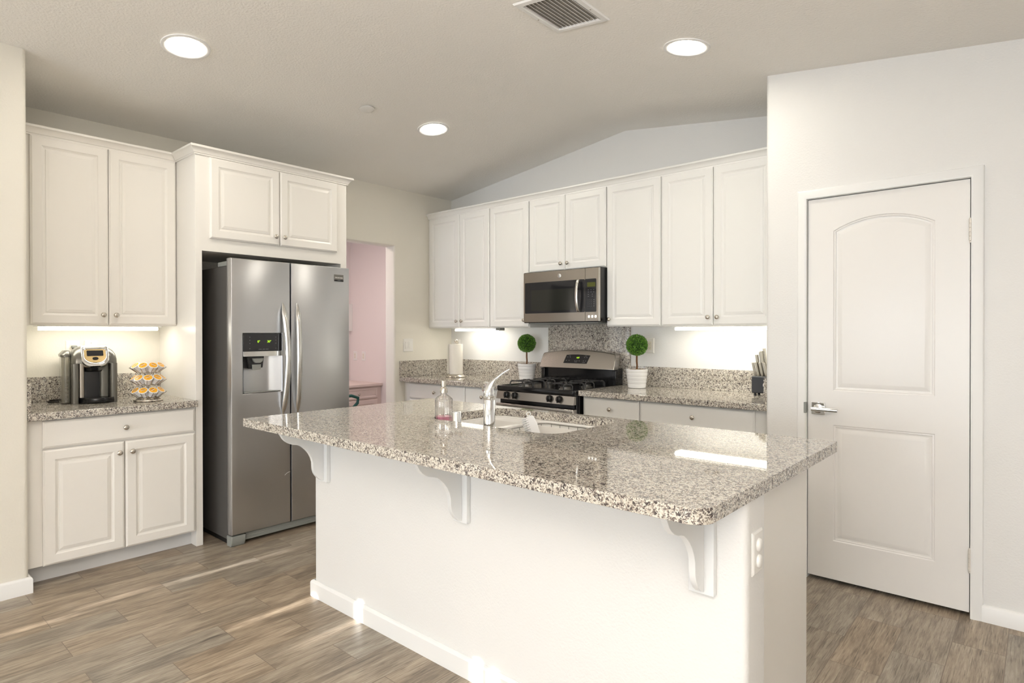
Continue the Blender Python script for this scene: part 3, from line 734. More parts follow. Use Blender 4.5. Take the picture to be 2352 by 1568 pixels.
mb.rings([[FF(a, w, .952), FF(a, w, 1.183), FF(a, -.0575, 1.183), FF(a, -.0575, .952)] for a, w in pf]); mb.build('recess_liner', 'steel', rt, ang=50)
mb = MB(); mb.fbox(FF, 1.742, 1.98, -.05, -.001, .9515, .957); mb.build('drip_tray', 'plastic_grey', rt, bevel=.002)
mb = MB(); mb.prism([(1.775, 1.182), (1.884, 1.182), (1.874, 1.108), (1.785, 1.104)], lambda p, q, w: FF(p, w, q), -.052, -.030); mb.build('ice_chute', 'black', rt, bevel=.003)
mb = MB(); mb.prism([(1.800, 1.17), (1.872, 1.17), (1.865, 1.15), (1.85, 1.140), (1.82, 1.140), (1.807, 1.15)], lambda p, q, w: FF(p, w, q), -.030, -.012)
mb.prism([(1.80, 1.13), (1.86, 1.13), (1.858, 1.098), (1.803, 1.094)], lambda p, q, w: FF(p, w, q), -.030, -.022); mb.build('dispenser_paddle', 'plastic_grey', rt, bevel=.002)
fp = lambda cx, cz: (lambda u, v, d: FF(cx + u, .0018 + d, cz + v))
text_mesh('0\u00b0', .020, fp(1.833, 1.270), 'display_digits', 'glow', rt); text_mesh('30\u00b0', .020, fp(1.902, 1.270), 'display_digits', 'glow', rt)
text_mesh('WATER   CUBE   CRUSH', .0062, fp(1.864, 1.2255), 'panel_print', 'icon', rt)
for a in (1.775, 1.947):
    for z in (1.305, 1.285, 1.265, 1.232): MB().fbox(FF, a - .002, a + .002, .0016, .0019, z - .0015, z + .0015).build('key', 'icon', rt, sm=False)
# name badge
bd = MB().fbox(FF, 2.381, 2.456, .0005, .0025, 1.697, 1.745).build('name_badge', 'badge_plate', rt, bevel=.001)
MB().fbox(FF, 2.382, 2.455, .0026, .0031, 1.6975, 1.709).build('badge_strip', 'black', bd)
text_mesh('FRIGIDAIRE', .0125, lambda u, v, d: FF(2.4185 + u, .0027 + d, 1.719 + v), 'badge_text', 'white_plastic', bd)
text_mesh('GALLERY', .006, lambda u, v, d: FF(2.4185 + u, .0032 + d, 1.7010 + v), 'badge_text', 'icon', bd)
mb = MB(); mb.box(XF - .20, XF - .035, f0 + .004, f0 + .05, 1.7525, 1.782); mb.build('hinge_cover', 'plastic_grey', rt, bevel=.004)
mb = MB(); mb.box(XF - .20, XF - .035, f1 - .05, f1 - .004, 1.7525, 1.782); mb.build('hinge_cover', 'plastic_grey', rt, bevel=.004)
mb = MB(); mb.box(XF - .062, XF - .03, f0 + .10, f1 - .04, .022, .066)
for k in range(4): mb.box(XF - .03, XF - .026, f0 + .10, f1 - .04, .026 + k * .0105, .031 + k * .0105)
mb.build('kick_grille', 'plastic_grey', rt)
for a, b_ in ((f0, f0 + .09), (f1 - .09, f1)):
    mb = MB(); mb.prism([(XF - .075, 0), (XF - .02, 0), (XF - .004, .035), (XF - .004, .066), (XF - .075, .066)], lambda p, q, y: (p, y, q), a, b_); mb.build('front_foot', 'plastic_grey', rt, bevel=.005)
mb = MB(); mb.tube([FF(2.008, .0012, .392), FF(2.02, .0012, .402), FF(2.034, .0012, .407), FF(2.046, .0012, .4085)], .0011, 6); mb.build('scratch', 'white_plastic', rt)

# ------------------------------------------------------------------ microwave
mt_ = thing('microwave', 'stainless over-the-range microwave with black window and curved handle', 'microwave', (-2.886, 4.05, 1.405), None)
mb = MB(); mb.box(-3.262, -2.5105, 3.868, YW - .001, 1.412, 1.8305); mb.build('microwave_body', 'black', mt_, bevel=.003)
FM = lambda a, w, z: (a, 3.86 - w, z)
mb = MB(); mb.rings([rect(FM, -3.262, -2.645, 1.419, 1.826, 0, -.012), rect(FM, -3.262, -2.645, 1.419, 1.826, 0, -.002), rect(FM, -3.262, -2.645, 1.419, 1.826, .002, 0)]); dm = mb.build('microwave_door', 'slate', mt_)
mb = MB(); mb.rings([rect(FM, -2.642, -2.5105, 1.419, 1.826, 0, -.012), rect(FM, -2.642, -2.5105, 1.419, 1.826, 0, -.002), rect(FM, -2.642, -2.5105, 1.419, 1.826, .002, 0)]); mb.build('control_column', 'slate', mt_)
MB().fbox(FM, -2.5185, -2.5108, .0003, .0022, 1.4195, 1.8255).build('edge_highlight_trim', 'steel_light', mt_)  # brighter steel strip added for the highlight along the column edge
MB().prism(rrect(-3.245, -2.6455, 1.490, 1.743, .008, 3), lambda p, q, w: FM(p, w, q), .0005, .0025).build('window_glass', 'black_glass', dm)
M['mw_in'] = mat('dark_window_mesh', (.028, .029, .025), .1)
MB().prism(rrect(-3.18, -2.735, 1.51, 1.680, .006, 3), lambda p, q, w: FM(p, w, q), .0026, .0030).build('window_mesh', 'mw_in', dm)
MB().prism(rrect(-2.6415, -2.541, 1.490, 1.743, .008, 3), lambda p, q, w: FM(p, w, q), .0005, .0025).build('control_panel', 'black_glass', mt_)
MB().fbox(FM, -2.622, -2.548, .0026, .0030, 1.682, 1.716).build('display', 'dim_glow', mt_)
def key(F, a0, a1, w0, w1, z0, z1, parent): MB().fbox(F, a0, a1, w0, w1, z0, z1).build('key', 'icon', parent, sm=False)
for r_ in range(4):
    for c_ in range(3): key(FM, -2.616 + c_ * .0155, -2.6125 + c_ * .0155, .0026, .0029, 1.580 - r_ * .0155, 1.583 - r_ * .0155, mt_)
    key(FM, -2.566, -2.556, .0026, .0029, 1.580 - r_ * .0155, 1.583 - r_ * .0155, mt_)
for r_ in range(4):
    for c_ in range(3 if r_ < 2 else 2): key(FM, -2.617 + c_ * .024 * (1 if r_ < 2 else 1.5), -2.605 + c_ * .024 * (1 if r_ < 2 else 1.5), .0026, .0029, 1.657 - r_ * .0165, 1.659 - r_ * .0165, mt_)
for k in range(3): MB().prism(rrect(-2.614 + k * .030, -2.599 + k * .030, 1.446, 1.464, .003, 3), lambda p, q, w: FM(p, w, q), .0005, .003).build('push_button', 'white_btn', mt_)
mb = MB(); n = 20; rs = []
for i in range(n + 1):
    s_ = i / n; z = 1.490 + .256 * s_; k = math.sin(math.pi * s_)
    w = .014 + .030 * k ** .6
    rs.append([FM(-2.697 + .0125 * math.cos(t), w + .006 * math.sin(t), z) for t in [2 * math.pi * q / 14 for q in range(14)]])
mb.rings(rs); hm = mb.build('door_handle', 'steel_light', dm, ang=60)
mb = MB(); mb.fbox(FM, -2.706, -2.688, .0026, .014, 1.494, 1.506); mb.fbox(FM, -2.706, -2.688, .0026, .014, 1.728, 1.740); mb.build('handle_mount', 'steel_light', hm)
ax = Matrix.Rotation(R(90), 3, 'X').to_quaternion()
lg = MB().lathe([(.0165, 0), (.0165, .003), (.013, .0042), (.0, .0045)], (-2.888, 3.8595, 1.785), 28, ax, cap1=False).build('logo_disc', 'chrome', mt_)
mb = MB(); mb.tube([FM(-2.888 + .0115 * math.cos(a), .0045, 1.785 + .0115 * math.sin(a)) for a in [2 * math.pi * k / 24 for k in range(24)]], .0009, 6, True); mb.build('logo_ring', 'plastic_grey', lg)
text_mesh('GE', .0125, lambda u, v, d: FM(-2.888 + u, .0048 + d, 1.7808 + v), 'logo_text', 'plastic_grey', lg)
mb = MB(); mb.box(-3.23, -2.54, 3.885, 4.22, 1.4045, 1.4115); mb.build('vent_underside', 'plastic_grey', mt_)

# ------------------------------------------------------------------ range
rg = thing('gas_range', 'stainless and black gas range with four burners and arched backguard', 'range', (-2.912, 3.9, 0))
GX0, GX1 = -3.293, -2.531
MB().box(GX0 + .004, GX1 - .004, 3.60, 4.235, .0, .872).build('range_body', 'black', rg, bevel=.003)
# cooktop with raised rim
mb = MB(); rs = []
def gr(ins, z): return [(x, y, z) for x, y in rrect(GX0 + ins, GX1 - ins, 3.556 + ins, 4.20 - ins, .018, 4)]
mb.rings([gr(.004, .872), gr(0, .880), gr(0, .905), gr(.006, .914), gr(.020, .914), gr(.032, .902), gr(.05, .900)]); mb.build('cooktop', 'black', rg, ang=40)
FG = lambda a, w, z: (a, 3.562 - w, z)
mb = MB(); mb.prism([(0, .808), (.006, .808), (-.010, .870), (-.03, .870), (-.03, .808)], lambda p, q, x: (x, 3.556 - p, q), GX0 + .003, GX1 - .003); mb.build('control_panel', 'range_steel', rg, bevel=.001)
for a in (-3.178, -3.092, -2.752, -2.662):
    mb = MB(); n = 20; z = .843; tilt = lambda a_, w, zz: (a_, 3.556 + .002 - w, zz)
    rs = []
    for r_, d in ((.026, 0), (.0255, .006), (.023, .020), (.018, .025), (.004, .026)): rs.append([tilt(a + r_ * math.cos(2 * math.pi * k / n), d, z + r_ * math.sin(2 * math.pi * k / n)) for k in range(n)])
    mb.rings(rs); kk = mb.build('burner_knob', 'black', rg, ang=50)
    MB().fbox(tilt, a - .004, a + .004, .020, .036, z - .024, z + .024).build('knob_grip', 'black', kk, bevel=.003)
mb = MB(); mb.box(GX0 + .02, GX1 - .02, 3.590, 3.60, .780, .807); mb.build('vent_gap', 'black', rg)
od = MB().box(GX0 + .003, GX1 - .003, 3.548, 3.598, .205, .775).build('oven_door', 'range_steel', rg, bevel=.004)
MB().box(-3.16, -2.66, 3.5465, 3.5485, .36, .65).build('oven_window', 'black_glass', od)
mb = MB()
for k in range(5): mb.box(-3.20 + k * .125, -3.12 + k * .125, 3.56, 3.585, .7750, .7756)
mb.build('vent_slots', 'black', od)
mb = MB(); mb.tube([(-3.255, 3.505, .742), (-3.24, 3.498, .744), (-2.91, 3.492, .745), (-2.58, 3.498, .744), (-2.565, 3.505, .742)], .013, 14)
for a in (-3.235, -2.585): mb.box(a - .012, a + .012, 3.50, 3.548, .734, .754)
mb.build('oven_handle', 'steel_light', od, ang=50)
MB().box(GX0 + .003, GX1 - .003, 3.552, 3.598, .03, .195).build('storage_drawer', 'range_steel', rg, bevel=.003)
# backguard
def gq(p, q, w): return (p, 4.155 - w, q)
mb = MB(); n = 14
X0, X1 = -3.288, -2.536
mb.box(X0, X1, 4.158, 4.235, .90, 1.045); mb.box(X0, X0 + .035, 4.13, 4.16, .915, 1.03); mb.box(X1 - .035, X1, 4.13, 4.16, .915, 1.03); mb.build('backguard_base', 'black', rg, bevel=.004)
top_ = []
for k in range(n + 1):
    s_ = k / n; top_.append((X1 - .018 - (X1 - X0 - .036) * s_, 1.158 + .030 * math.sin(math.pi * s_) ** .8))
poly = [(X0, 1.035), (X1, 1.035)] + [(X1 - .004, 1.09), (X1 - .010, 1.14)] + top_ + [(X0 + .010, 1.14), (X0 + .004, 1.09)]
mb = MB(); mb.prism(poly, lambda p, q, t: (p, 4.100 + (q - 1.035) * .38 + t, q), 0, .07); mb.build('backguard', 'range_steel', rg, bevel=.005)
FB = lambda a, w, z: (a, 4.100 + (z - 1.035) * .38 - w, z)
mb = MB(); cc = [(-3.040, 1.078), (-2.805, 1.078), (-2.785, 1.145), (-2.85, 1.149), (-2.91, 1.1505), (-2.97, 1.149), (-3.022, 1.145)]
mb.prism(cc, lambda p, q, w: FB(p, w, q), .0002, .002); mb.build('clock_panel', 'black_glass', rg)
text_mesh('4:07', .017, lambda u, v, d: FB(-2.900 + u, .0022 + d, 1.1185 + v), 'clock_digits', 'glow', rg)
for a, z in ((-3.005, 1.128), (-2.980, 1.128), (-3.012, 1.100), (-2.985, 1.100), (-2.835, 1.128), (-2.812, 1.128), (-2.84, 1.100), (-2.818, 1.100), (-2.925, 1.099), (-2.905, 1.099), (-2.882, 1.099)):
    key(FB, a - .004, a + .004, .0021, .0024, z - .002, z + .002, rg)
for a, z, w_ in ((-2.985, 1.139, .008), (-2.825, 1.139, .008), (-2.915, 1.089, .014), (-2.835, 1.087, .014)): key(FB, a - w_, a + w_, .0021, .0024, z - .001, z + .001, rg)
# burners and grates
for cx in (-3.100, -2.722):
    for cy, rr_ in ((3.715, .042), (4.00, .034)):
        mb = MB(); mb.lathe([(rr_ + .012, .9005), (rr_ + .008, .906), (rr_, .907), (rr_, .921)], (cx, cy, 0), 24); bh = mb.build('burner', 'burner', rg)
        MB().lathe([(rr_ - .004, .9215), (rr_ - .002, .926), (rr_ - .012, .929), (0, .9295)], (cx, cy, 0), 24, cap1=False).build('burner_cap', 'iron', bh)
        g = .117; gy = .125; zt = .948; mb = MB()
        # two bent wire hoops each way plus fingers
        for s_ in (-1, 1):
            x = cx + s_ * .072
            mb.tube([(x, cy - gy, .905), (x, cy - gy, zt - .012), (x, cy - gy + .012, zt), (x, cy + gy - .012, zt), (x, cy + gy, zt - .012), (x, cy + gy, .905)], .0048, 8)
            y = cy + s_ * .075
            mb.tube([(cx - g, y, .905), (cx - g, y, zt - .012), (cx - g + .012, y, zt), (cx + g - .012, y, zt), (cx + g, y, zt - .012), (cx + g, y, .905)], .0048, 8)
        for a in range(4):
            dx, dy = math.cos(R(45 + 90 * a)), math.sin(R(45 + 90 * a))
            mb.tube([(cx + dx * .100, cy + dy * .102, zt), (cx + dx * .035, cy + dy * .035, zt + .002), (cx + dx * .022, cy + dy * .022, zt + .006)], .0045, 8)
        mb.build('grate', 'iron', rg, ang=50)

# ------------------------------------------------------------------ under-cabinet lights, ceiling fittings
def strip(F, a0, a1, w0, w1, ztop, label):
    t = root_at(F, (a0 + a1) / 2, 0, ztop, 'under_cabinet_light', label, 'light', 'under-cabinet lights')
    MB().fbox(F, a0 - .02, a1 + .02, w0 - .003, w1 + .0, ztop - .008, ztop - .0005).build('housing', 'white_plastic', t)
    mb = MB(); mb.prism(rrect(w0, w1 - .002, ztop - .029, ztop - .0085, .006, 3), lambda p, q, a: F(a, p, q), a0, a1); mb.build('diffuser', 'tube', t)
strip(FL, .822, 1.425, .18, .285, 1.3775, 'lit white strip light under the cabinet above the coffee maker')
strip(FR, -4.30, -3.80, .13, .215, 1.3775, 'lit strip light under the cabinets left of the range')
strip(FR, -1.975, -1.19, .16, .26, 1.3775, 'lit strip light under the cabinet beside the pantry wall')
MB_ = MB().fbox(FR, -3.775, -3.715, .14, .20, 1.353, 1.377); tag(MB_.build('plug_adapter', 'plastic_grey', bevel=.003), 'small grey transformer plug beside the left range-wall strip light', 'plug')

ang = math.atan(SL)
def ceil_thing(name, label, cat, x, y, grp=None):
    return thing(name, label, cat, (x, y, ceil_z(x)), grp, (0, -ang if x < RX else ang, 0))
def downlight(x, y, label):
    t = ceil_thing('recessed_light', label, 'light', x, y, 'lit recessed ceiling lights')
    W = WM[t.name]; mb = MB()
    prof = [(.118, -.001), (.117, -.006), (.110, -.0075), (.098, -.006), (.090, -.003), (.090, -.001)]
    mb.rings([[W @ Vector((r_ * math.cos(2 * math.pi * k / 40), r_ * math.sin(2 * math.pi * k / 40), z)) for k in range(40)] for r_, z in prof], False, False); mb.build('trim_ring', 'trim', t, ang=60)
    mb = MB(); mb.rings([[W @ Vector((r_ * math.cos(2 * math.pi * k / 40), r_ * math.sin(2 * math.pi * k / 40), z)) for k in range(40)] for r_, z in [(.090, -.0025), (.06, -.006), (.0, -.0075)][:2]], False, True); mb.build('lens', 'lamp', t, ang=60)
    return t
LL = ['round recessed ceiling light above the coffee cabinet, nearest the camera on the left', 'round recessed ceiling light above the fridge, farthest back', 'round recessed ceiling light above the pantry corner, right of the vent']
d0 = downlight(-3.403, 1.268, LL[0]); dup(d0, (-3.401, 2.989, ceil_z(-3.401)), label=LL[1])
dup(d0, (-1.389, 2.953, ceil_z(-1.389)), (0, ang, 0), LL[2])
t = ceil_thing('sprinkler_cover', 'small flat round white cover on the ceiling between two recessed lights', 'sprinkler cover', -3.415, 2.414)
W = WM[t.name]; mb = MB(); mb.rings([[W @ Vector((r_ * math.cos(2 * math.pi * k / 32), r_ * math.sin(2 * math.pi * k / 32), z)) for k in range(32)] for r_, z in [(.036, 0), (.036, -.006), (.048, -.007), (.048, -.0095), (.045, -.011)]]); mb.build('cover_disc', 'white_plastic', t, ang=40)
# vent
vx, vy = -1.7125, 2.31
t = ceil_thing('ceiling_vent', 'square white louvred air vent in the ceiling', 'vent', vx, vy); W = WM[t.name]
def vf(a, w, z): return W @ Vector((a, w, z))
hx, hy = .157, .175
mb = MB(); rs = []
for ins, z in ((0, -.0005), (0, -.004), (.004, -.009), (.028, -.011), (.031, -.009), (.031, .0)):
    rs.append([vf(-hx + ins, -hy + ins, z), vf(hx - ins, -hy + ins, z), vf(hx - ins, hy - ins, z), vf(-hx + ins, hy - ins, z)])
mb.rings(rs, False, False); mb.build('vent_frame', 'trim', t, ang=25)
MB().add([vf(-hx + .03, -hy + .03, -.0006), vf(hx - .03, -hy + .03, -.0006), vf(hx - .03, hy - .03, -.0006), vf(-hx + .03, hy - .03, -.0006)], [(0, 1, 2, 3)]).build('duct', 'duct_paint', t)
for k in range(11):
    a = -hx + .042 + k * (2 * hx - .084) / 10; mb = MB()
    mb.add([vf(a - .008, -hy + .031, -.0015), vf(a + .008, -hy + .031, -.0095), vf(a + .008, hy - .031, -.0095), vf(a - .008, hy - .031, -.0015),
            vf(a - .008, -hy + .031, -.0008), vf(a + .008, -hy + .031, -.0088), vf(a + .008, hy - .031, -.0088), vf(a - .008, hy - .031, -.0008)],
           [(0, 1, 2, 3), (4, 5, 6, 7), (0, 1, 5, 4), (1, 2, 6, 5), (2, 3, 7, 6), (3, 0, 4, 7)]); mb.build('louvre', 'trim', t, sm=False)
mb = MB(); mb.tube([vf(.09, .115, -.011), vf(.10, .098, -.02), vf(.104, .094, -.016)], .002, 6); mb.build('damper_lever', 'nickel', t)
for a, b_ in ((-hx + .014, .0), (hx - .014, .03)):
    mb = MB(); mb.lathe([(.004, 0), (.003, .002)], W @ Vector((a, b_, -.0125)), 10); mb.build('screw', 'nickel', t)

# ------------------------------------------------------------------ switches and outlets
t = plate(FL, 3.701, 1.214, .116, .123, 'light_switch', 'white double rocker light switch on the wall beside the office opening', 'switch')
for s_ in (-1, 1):
    a = 3.701 + s_ * .023
    mb = MB(); mb.rings([rect(FL, a - .0165, a + .0165, 1.214 - .033, 1.214 + .033, 0, .0066), rect(FL, a - .0165, a + .0165, 1.214 - .033, 1.214 + .033, .001, .0085 if s_ > 0 else .011), rect(FL, a - .0165, a + .0165, 1.214 - .033, 1.214 + .033, .004, .009)]); mb.build('rocker', 'white_plastic', t, sm=False)
def outlet(F, a, z, label, name='wall_outlet'):
    t = plate(F, a, z, .074, .118, name, label, 'outlet', 'white_plastic')
    MB().fbox(F, a - .0165, a + .0165, .0066, .0078, z - .033, z + .033).build('receptacle', 'ivory_plastic', t, bevel=.001)
    mb = MB()
    for dz in (-.017, .017):
        for da in (-.0063, .0063): mb.fbox(F, a + da - .0009, a + da + .0009, .0079, .0081, z + dz - .003, z + dz + .005)
        mb.fbox(F, a - .002, a + .002, .0079, .0081, z + dz - .009, z + dz - .006)
    mb.build('slots', 'plastic_grey', t); return t
outlet(FR, -4.488, 1.207, 'white outlet on the corner wall behind the paper towels')
outlet(FR, -2.311, 1.230, 'white outlet half hidden behind the right topiary')
t = outlet(FL, 1.030, 1.226, 'white outlet behind the coffee maker with a plug in it')
mb = MB(); mb.fbox(FL, 1.02, 1.05, .0082, .032, 1.238, 1.254); tag(mb.build('power_plug', 'plastic_grey', bevel=.004), 'dark power plug in the outlet behind the coffee maker', 'plug')
t = plate(FL, 1.128, 1.226, .072, .118, 'wall_plate', 'blank white wall plate behind the coffee maker', 'wall plate')
mb = MB(); mb.fbox(FL, 1.126, 1.130, .0066, .0075, 1.266, 1.270); mb.build('screw', 'plastic_grey', t)

# ------------------------------------------------------------------ office nook contents
FO = lambda a, w, z: (a, 4.45 - w, z)
outlet(FO, -6.555, 1.043, 'left of the two wall outlets above the office desk'); outlet(FO, -6.375, 1.043, 'right of the two wall outlets above the office desk')
t = thing('wall_box', 'white wall-mounted box with a red dot beyond the office opening', 'wall box', (-6.72 + .0, 4.44, 1.36))
MB().box(-6.659, -6.612, 4.385, 4.4495, 1.355, 1.70).build('box_case', 'white_plastic', t, bevel=.004)
MB().box(-6.632, -6.620, 4.3838, 4.3848, 1.392, 1.405).build('red_dot', 'red', t)
t = thing('office_desk', 'built-in painted desk with drawers beyond the opening', 'desk', (-6.33, 3.4, 0))
MB().box(-6.659, -5.985, 2.3, 4.4495, .700, .728).build('desk_top', 'desk', t, bevel=.002)
MB().box(-6.659, -6.02, 2.3, 4.4495, 0, .699).build('desk_body', 'desk', t)
FD = lambda a, w, z: (-6.02 + w, a, z)
for a0, a1 in ((3.80, 4.385), (3.20, 3.79)):
    d = MB(); d.rings([rect(FD, a0, a1, .555, .682, 0, .001), rect(FD, a0, a1, .555, .682, 0, .014), rect(FD, a0, a1, .555, .682, .006, .02), rect(FD, a0, a1, .555, .682, .02, .02), rect(FD, a0, a1, .555, .682, .03, .014)])
    d = d.build('drawer', 'desk', t, ang=15); knob(FD, (a0 + a1) / 2 + .02, .02, .615, d)
    for z0, z1 in ((.06, .54),):
        d = MB(); d.rings([rect(FD, a0, a1, z0, z1, 0, .001), rect(FD, a0, a1, z0, z1, 0, .014), rect(FD, a0, a1, z0, z1, .006, .02), rect(FD, a0, a1, z0, z1, .05, .02), rect(FD, a0, a1, z0, z1, .06, .012)])
        d.build('door', 'desk', t, ang=15)
# teal armchair, only a loop of its arm shows
t = thing('teal_chair', 'teal plastic chair with looped arm, mostly hidden behind the fridge', 'chair', (-5.72, 3.52, 0))
cx, cy = -5.72, 3.50
MB().prism(rrect(cx - .22, cx + .22, cy - .22, cy + .22, .06, 4), lambda p, q, z: (p, q, z), .42, .45).build('seat', 'teal', t, bevel=.008)
mb = MB(); mb.prism(rrect(cx - .20, cx + .20, .47, .80, .06, 4), lambda p, q, y: (p, y, q), cy - .235, cy - .21); mb.build('backrest', 'teal', t, bevel=.006)
for s_ in (-1, 1):
    for u in (-1, 1): MB().tube([(cx + s_ * .18, cy + u * .18, .42), (cx + s_ * .21, cy + u * .21, 0)], .014, 8).build('leg', 'teal', t)
for s_ in (-1, 1):
    mb = MB(); mb.tube([(cx + s_ * .225, cy - .2, .60), (cx + s_ * .225, cy - .02, .665), (cx + s_ * .225, cy + .18, .668), (cx + s_ * .225, cy + .262, .640), (cx + s_ * .225, cy + .255, .585), (cx + s_ * .225, cy + .18, .52), (cx + s_ * .222, cy + .08, .44)], .017, 12); mb.build('armrest', 'teal', t, ang=60)

# ------------------------------------------------------------------ topiaries
def topiary(x, y, label):
    z0 = ZC + .001
    t = thing('potted_topiary', label, 'potted plant', (x, y, z0), 'ball topiaries beside the range')
    prof = [(.060, 0), (.0655, .002)]
    for k in range(5):
        za, zb = .003 + k * .0275, .003 + (k + 1) * .0275; ra, rb = .0655 + .0033 * k, .0655 + .0033 * (k + 1)
        prof += [(ra + .001, za + .002), (rb + .001, zb - .002), (rb - .0012, zb - .0008), (rb - .0012, zb)]
    prof += [(.0835, .1405), (.0825, .1425), (.078, .142), (.074, .130), (.072, .125)]
    MB().lathe(prof, (x, y, z0), 48, cap1=False).build('pot', 'pot', t, ang=50)
    mb = MB(); mb.lathe([(.0745, .126), (.07, .134), (.045, .140), (.0, .143)], (x, y, z0), 28, cap1=False)
    for _ in range(160):
        a = random.uniform(0, 6.28); r_ = .072 * math.sqrt(random.random()); c_ = Vector((x + r_ * math.cos(a), y + r_ * math.sin(a), z0 + .139))
        u = Vector((random.uniform(-1, 1), random.uniform(-1, 1), random.uniform(-.2, .6))).normalized() * .007; v = u.orthogonal().normalized() * .003
        mb.add([c_ - u, c_ + v, c_ + u, c_ - v], [(0, 1, 2, 3)])
    mb.build('moss', 'soil', t)
    MB().tube([(x, y, z0 + .138), (x + .002, y, z0 + .17), (x - .001, y, z0 + .20), (x, y, z0 + .30)], [.0075, .0068, .0072, .006], 12).build('trunk', 'trunk', t)
    mb = MB(); c0_ = Vector((x, y, z0 + .323)); n = 2600
    for i in range(n):
        zz = 1 - 2 * (i + .5) / n; a = i * 2.39996; rr_ = math.sqrt(1 - zz * zz)
        nrm = Vector((rr_ * math.cos(a), rr_ * math.sin(a), zz)); rad = .0755 + random.uniform(-.007, .006)
        p = c0_ + nrm * rad
        d = (nrm + Vector([random.uniform(-.9, .9) for _ in range(3)])).normalized(); s_ = d.cross(Vector([random.uniform(-1, 1) for _ in range(3)])).normalized()
        L2, W2 = random.uniform(.005, .0075), random.uniform(.0030, .0042); up = d.cross(s_) * .0012
        mb.add([p - d * L2 * .6, p + s_ * W2 + up, p + d * L2, p - s_ * W2 + up, p], [(0, 1, 4), (1, 2, 4), (2, 3, 4), (3, 0, 4)])
    mb.build('foliage', 'leaf', t, ang=25)
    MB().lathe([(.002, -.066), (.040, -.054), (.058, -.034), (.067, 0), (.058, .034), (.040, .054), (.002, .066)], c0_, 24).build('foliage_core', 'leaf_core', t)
    return t
t1 = topiary(-2.306, 4.055, 'round green topiary in a ribbed white pot right of the range')
dup(t1, (-3.445, 4.12, ZC + .001), (0, 0, 1.3), 'round green topiary in a ribbed white pot left of the range')

# ------------------------------------------------------------------ paper towels
px_, py_ = -4.170, 3.945
t = thing('paper_towel_holder', 'upright steel paper towel holder on the corner counter', 'paper towel holder', (px_, py_, ZC + .001))
MB().lathe([(.094, 0), (.096, .004), (.094, .008), (.078, .022), (.070, .026), (.0, .027)], (px_, py_, ZC + .001), 40, cap1=False).build('base', 'nickel', t)
MB().lathe([(.005, .027), (.005, .322)], (px_, py_, ZC + .001), 12).build('post', 'nickel', t)
MB().lathe([(.006, .322), (.014, .326), (.019, .337), (.017, .349), (.008, .355), (.0, .356)], (px_, py_, ZC + .001), 20, cap1=False).build('finial', 'nickel', t)
mb = MB(); pr_ = []
z0, z1 = ZC + .029, ZC + .311; n = 48
for r_, z in ((.020, z0), (.0625, z0), (.0635, z0 + .003), (.0635, z1 - .003), (.0625, z1), (.020, z1)): pr_.append([(px_ + r_ * math.cos(2 * math.pi * k / n), py_ + r_ * math.sin(2 * math.pi * k / n), z) for k in range(n)])
mb.rings(pr_, close=True)
# the loose last sheet
a0 = R(200); sh = [(px_ + .0645 * math.cos(a0 + k * .12), py_ + .0645 * math.sin(a0 + k * .12)) for k in range(6)]
e = Vector((sh[0][0], sh[0][1])); dirn = Vector((-math.sin(a0), math.cos(a0))); sh = [(e.x + dirn.x * .012 * k + math.cos(a0) * .004 * k, e.y + dirn.y * .012 * k + math.sin(a0) * .004 * k) for k in range(3, 0, -1)] + sh
mb.rings([[(x, y, z0 + .004), (x, y, z1 - .004), (x * 1 + .0006, y + .0006, z1 - .004), (x + .0006, y + .0006, z0 + .004)] for x, y in sh])
tag(mb.build('paper_towel_roll', 'paper', ang=40), 'white paper towel roll on the upright steel holder', 'paper towels')

# ------------------------------------------------------------------ coffee maker
cmx, cmy = -4.365, 1.068
t = thing('coffee_maker', 'grey and black single-serve coffee maker with chrome-ringed head', 'coffee maker', (cmx, cmy, ZC + .001), None, (0, 0, R(-9)))
W = WM[t.name]
def K(f, s, z): return W @ Vector((f, s, z))         # f towards the front (+x), s sideways (+y = viewer's right)
def loopz(pts, z): return [K(f, s, z) for f, s in pts]
def shell(f0_, f1_, s0, s1, r_): return rrect(f0_, f1_, s0, s1, r_, 6)
# body: rear housing, the broad rounded top, two front pillars
mb = MB(); mb.rings([loopz(shell(-.155, .05, -.078, .122, .035), z) for z in (0, .2405)]); mb.build('housing', 'keurig_grey', t, ang=50)
mb = MB(); rs = []
for z, fb, fe, s0, s1, r_ in ((.236, -.155, .112, -.098, .130, .03), (.262, -.155, .110, -.098, .129, .03), (.290, -.150, .098, -.094, .123, .032), (.312, -.142, .076, -.084, .110, .034), (.328, -.130, .050, -.068, .090, .034), (.336, -.110, .02, -.045, .065, .03)):
    rs.append(loopz(rrect(fb, fe, s0, s1, r_, 6), z))
mb.rings(rs); mb.build('top_housing', 'keurig_grey', t, ang=60)
for s0, s1, nm in ((.092, .130, 1), (-.098, -.062, -1)):
    mb = MB(); mb.rings([loopz(rrect(-.02, fe, s0, s1, .012, 4), z) for z, fe in ((0, .114), (.05, .118), (.20, .116), (.2355, .112))]); mb.build('front_pillar', 'keurig_grey', t, ang=50)
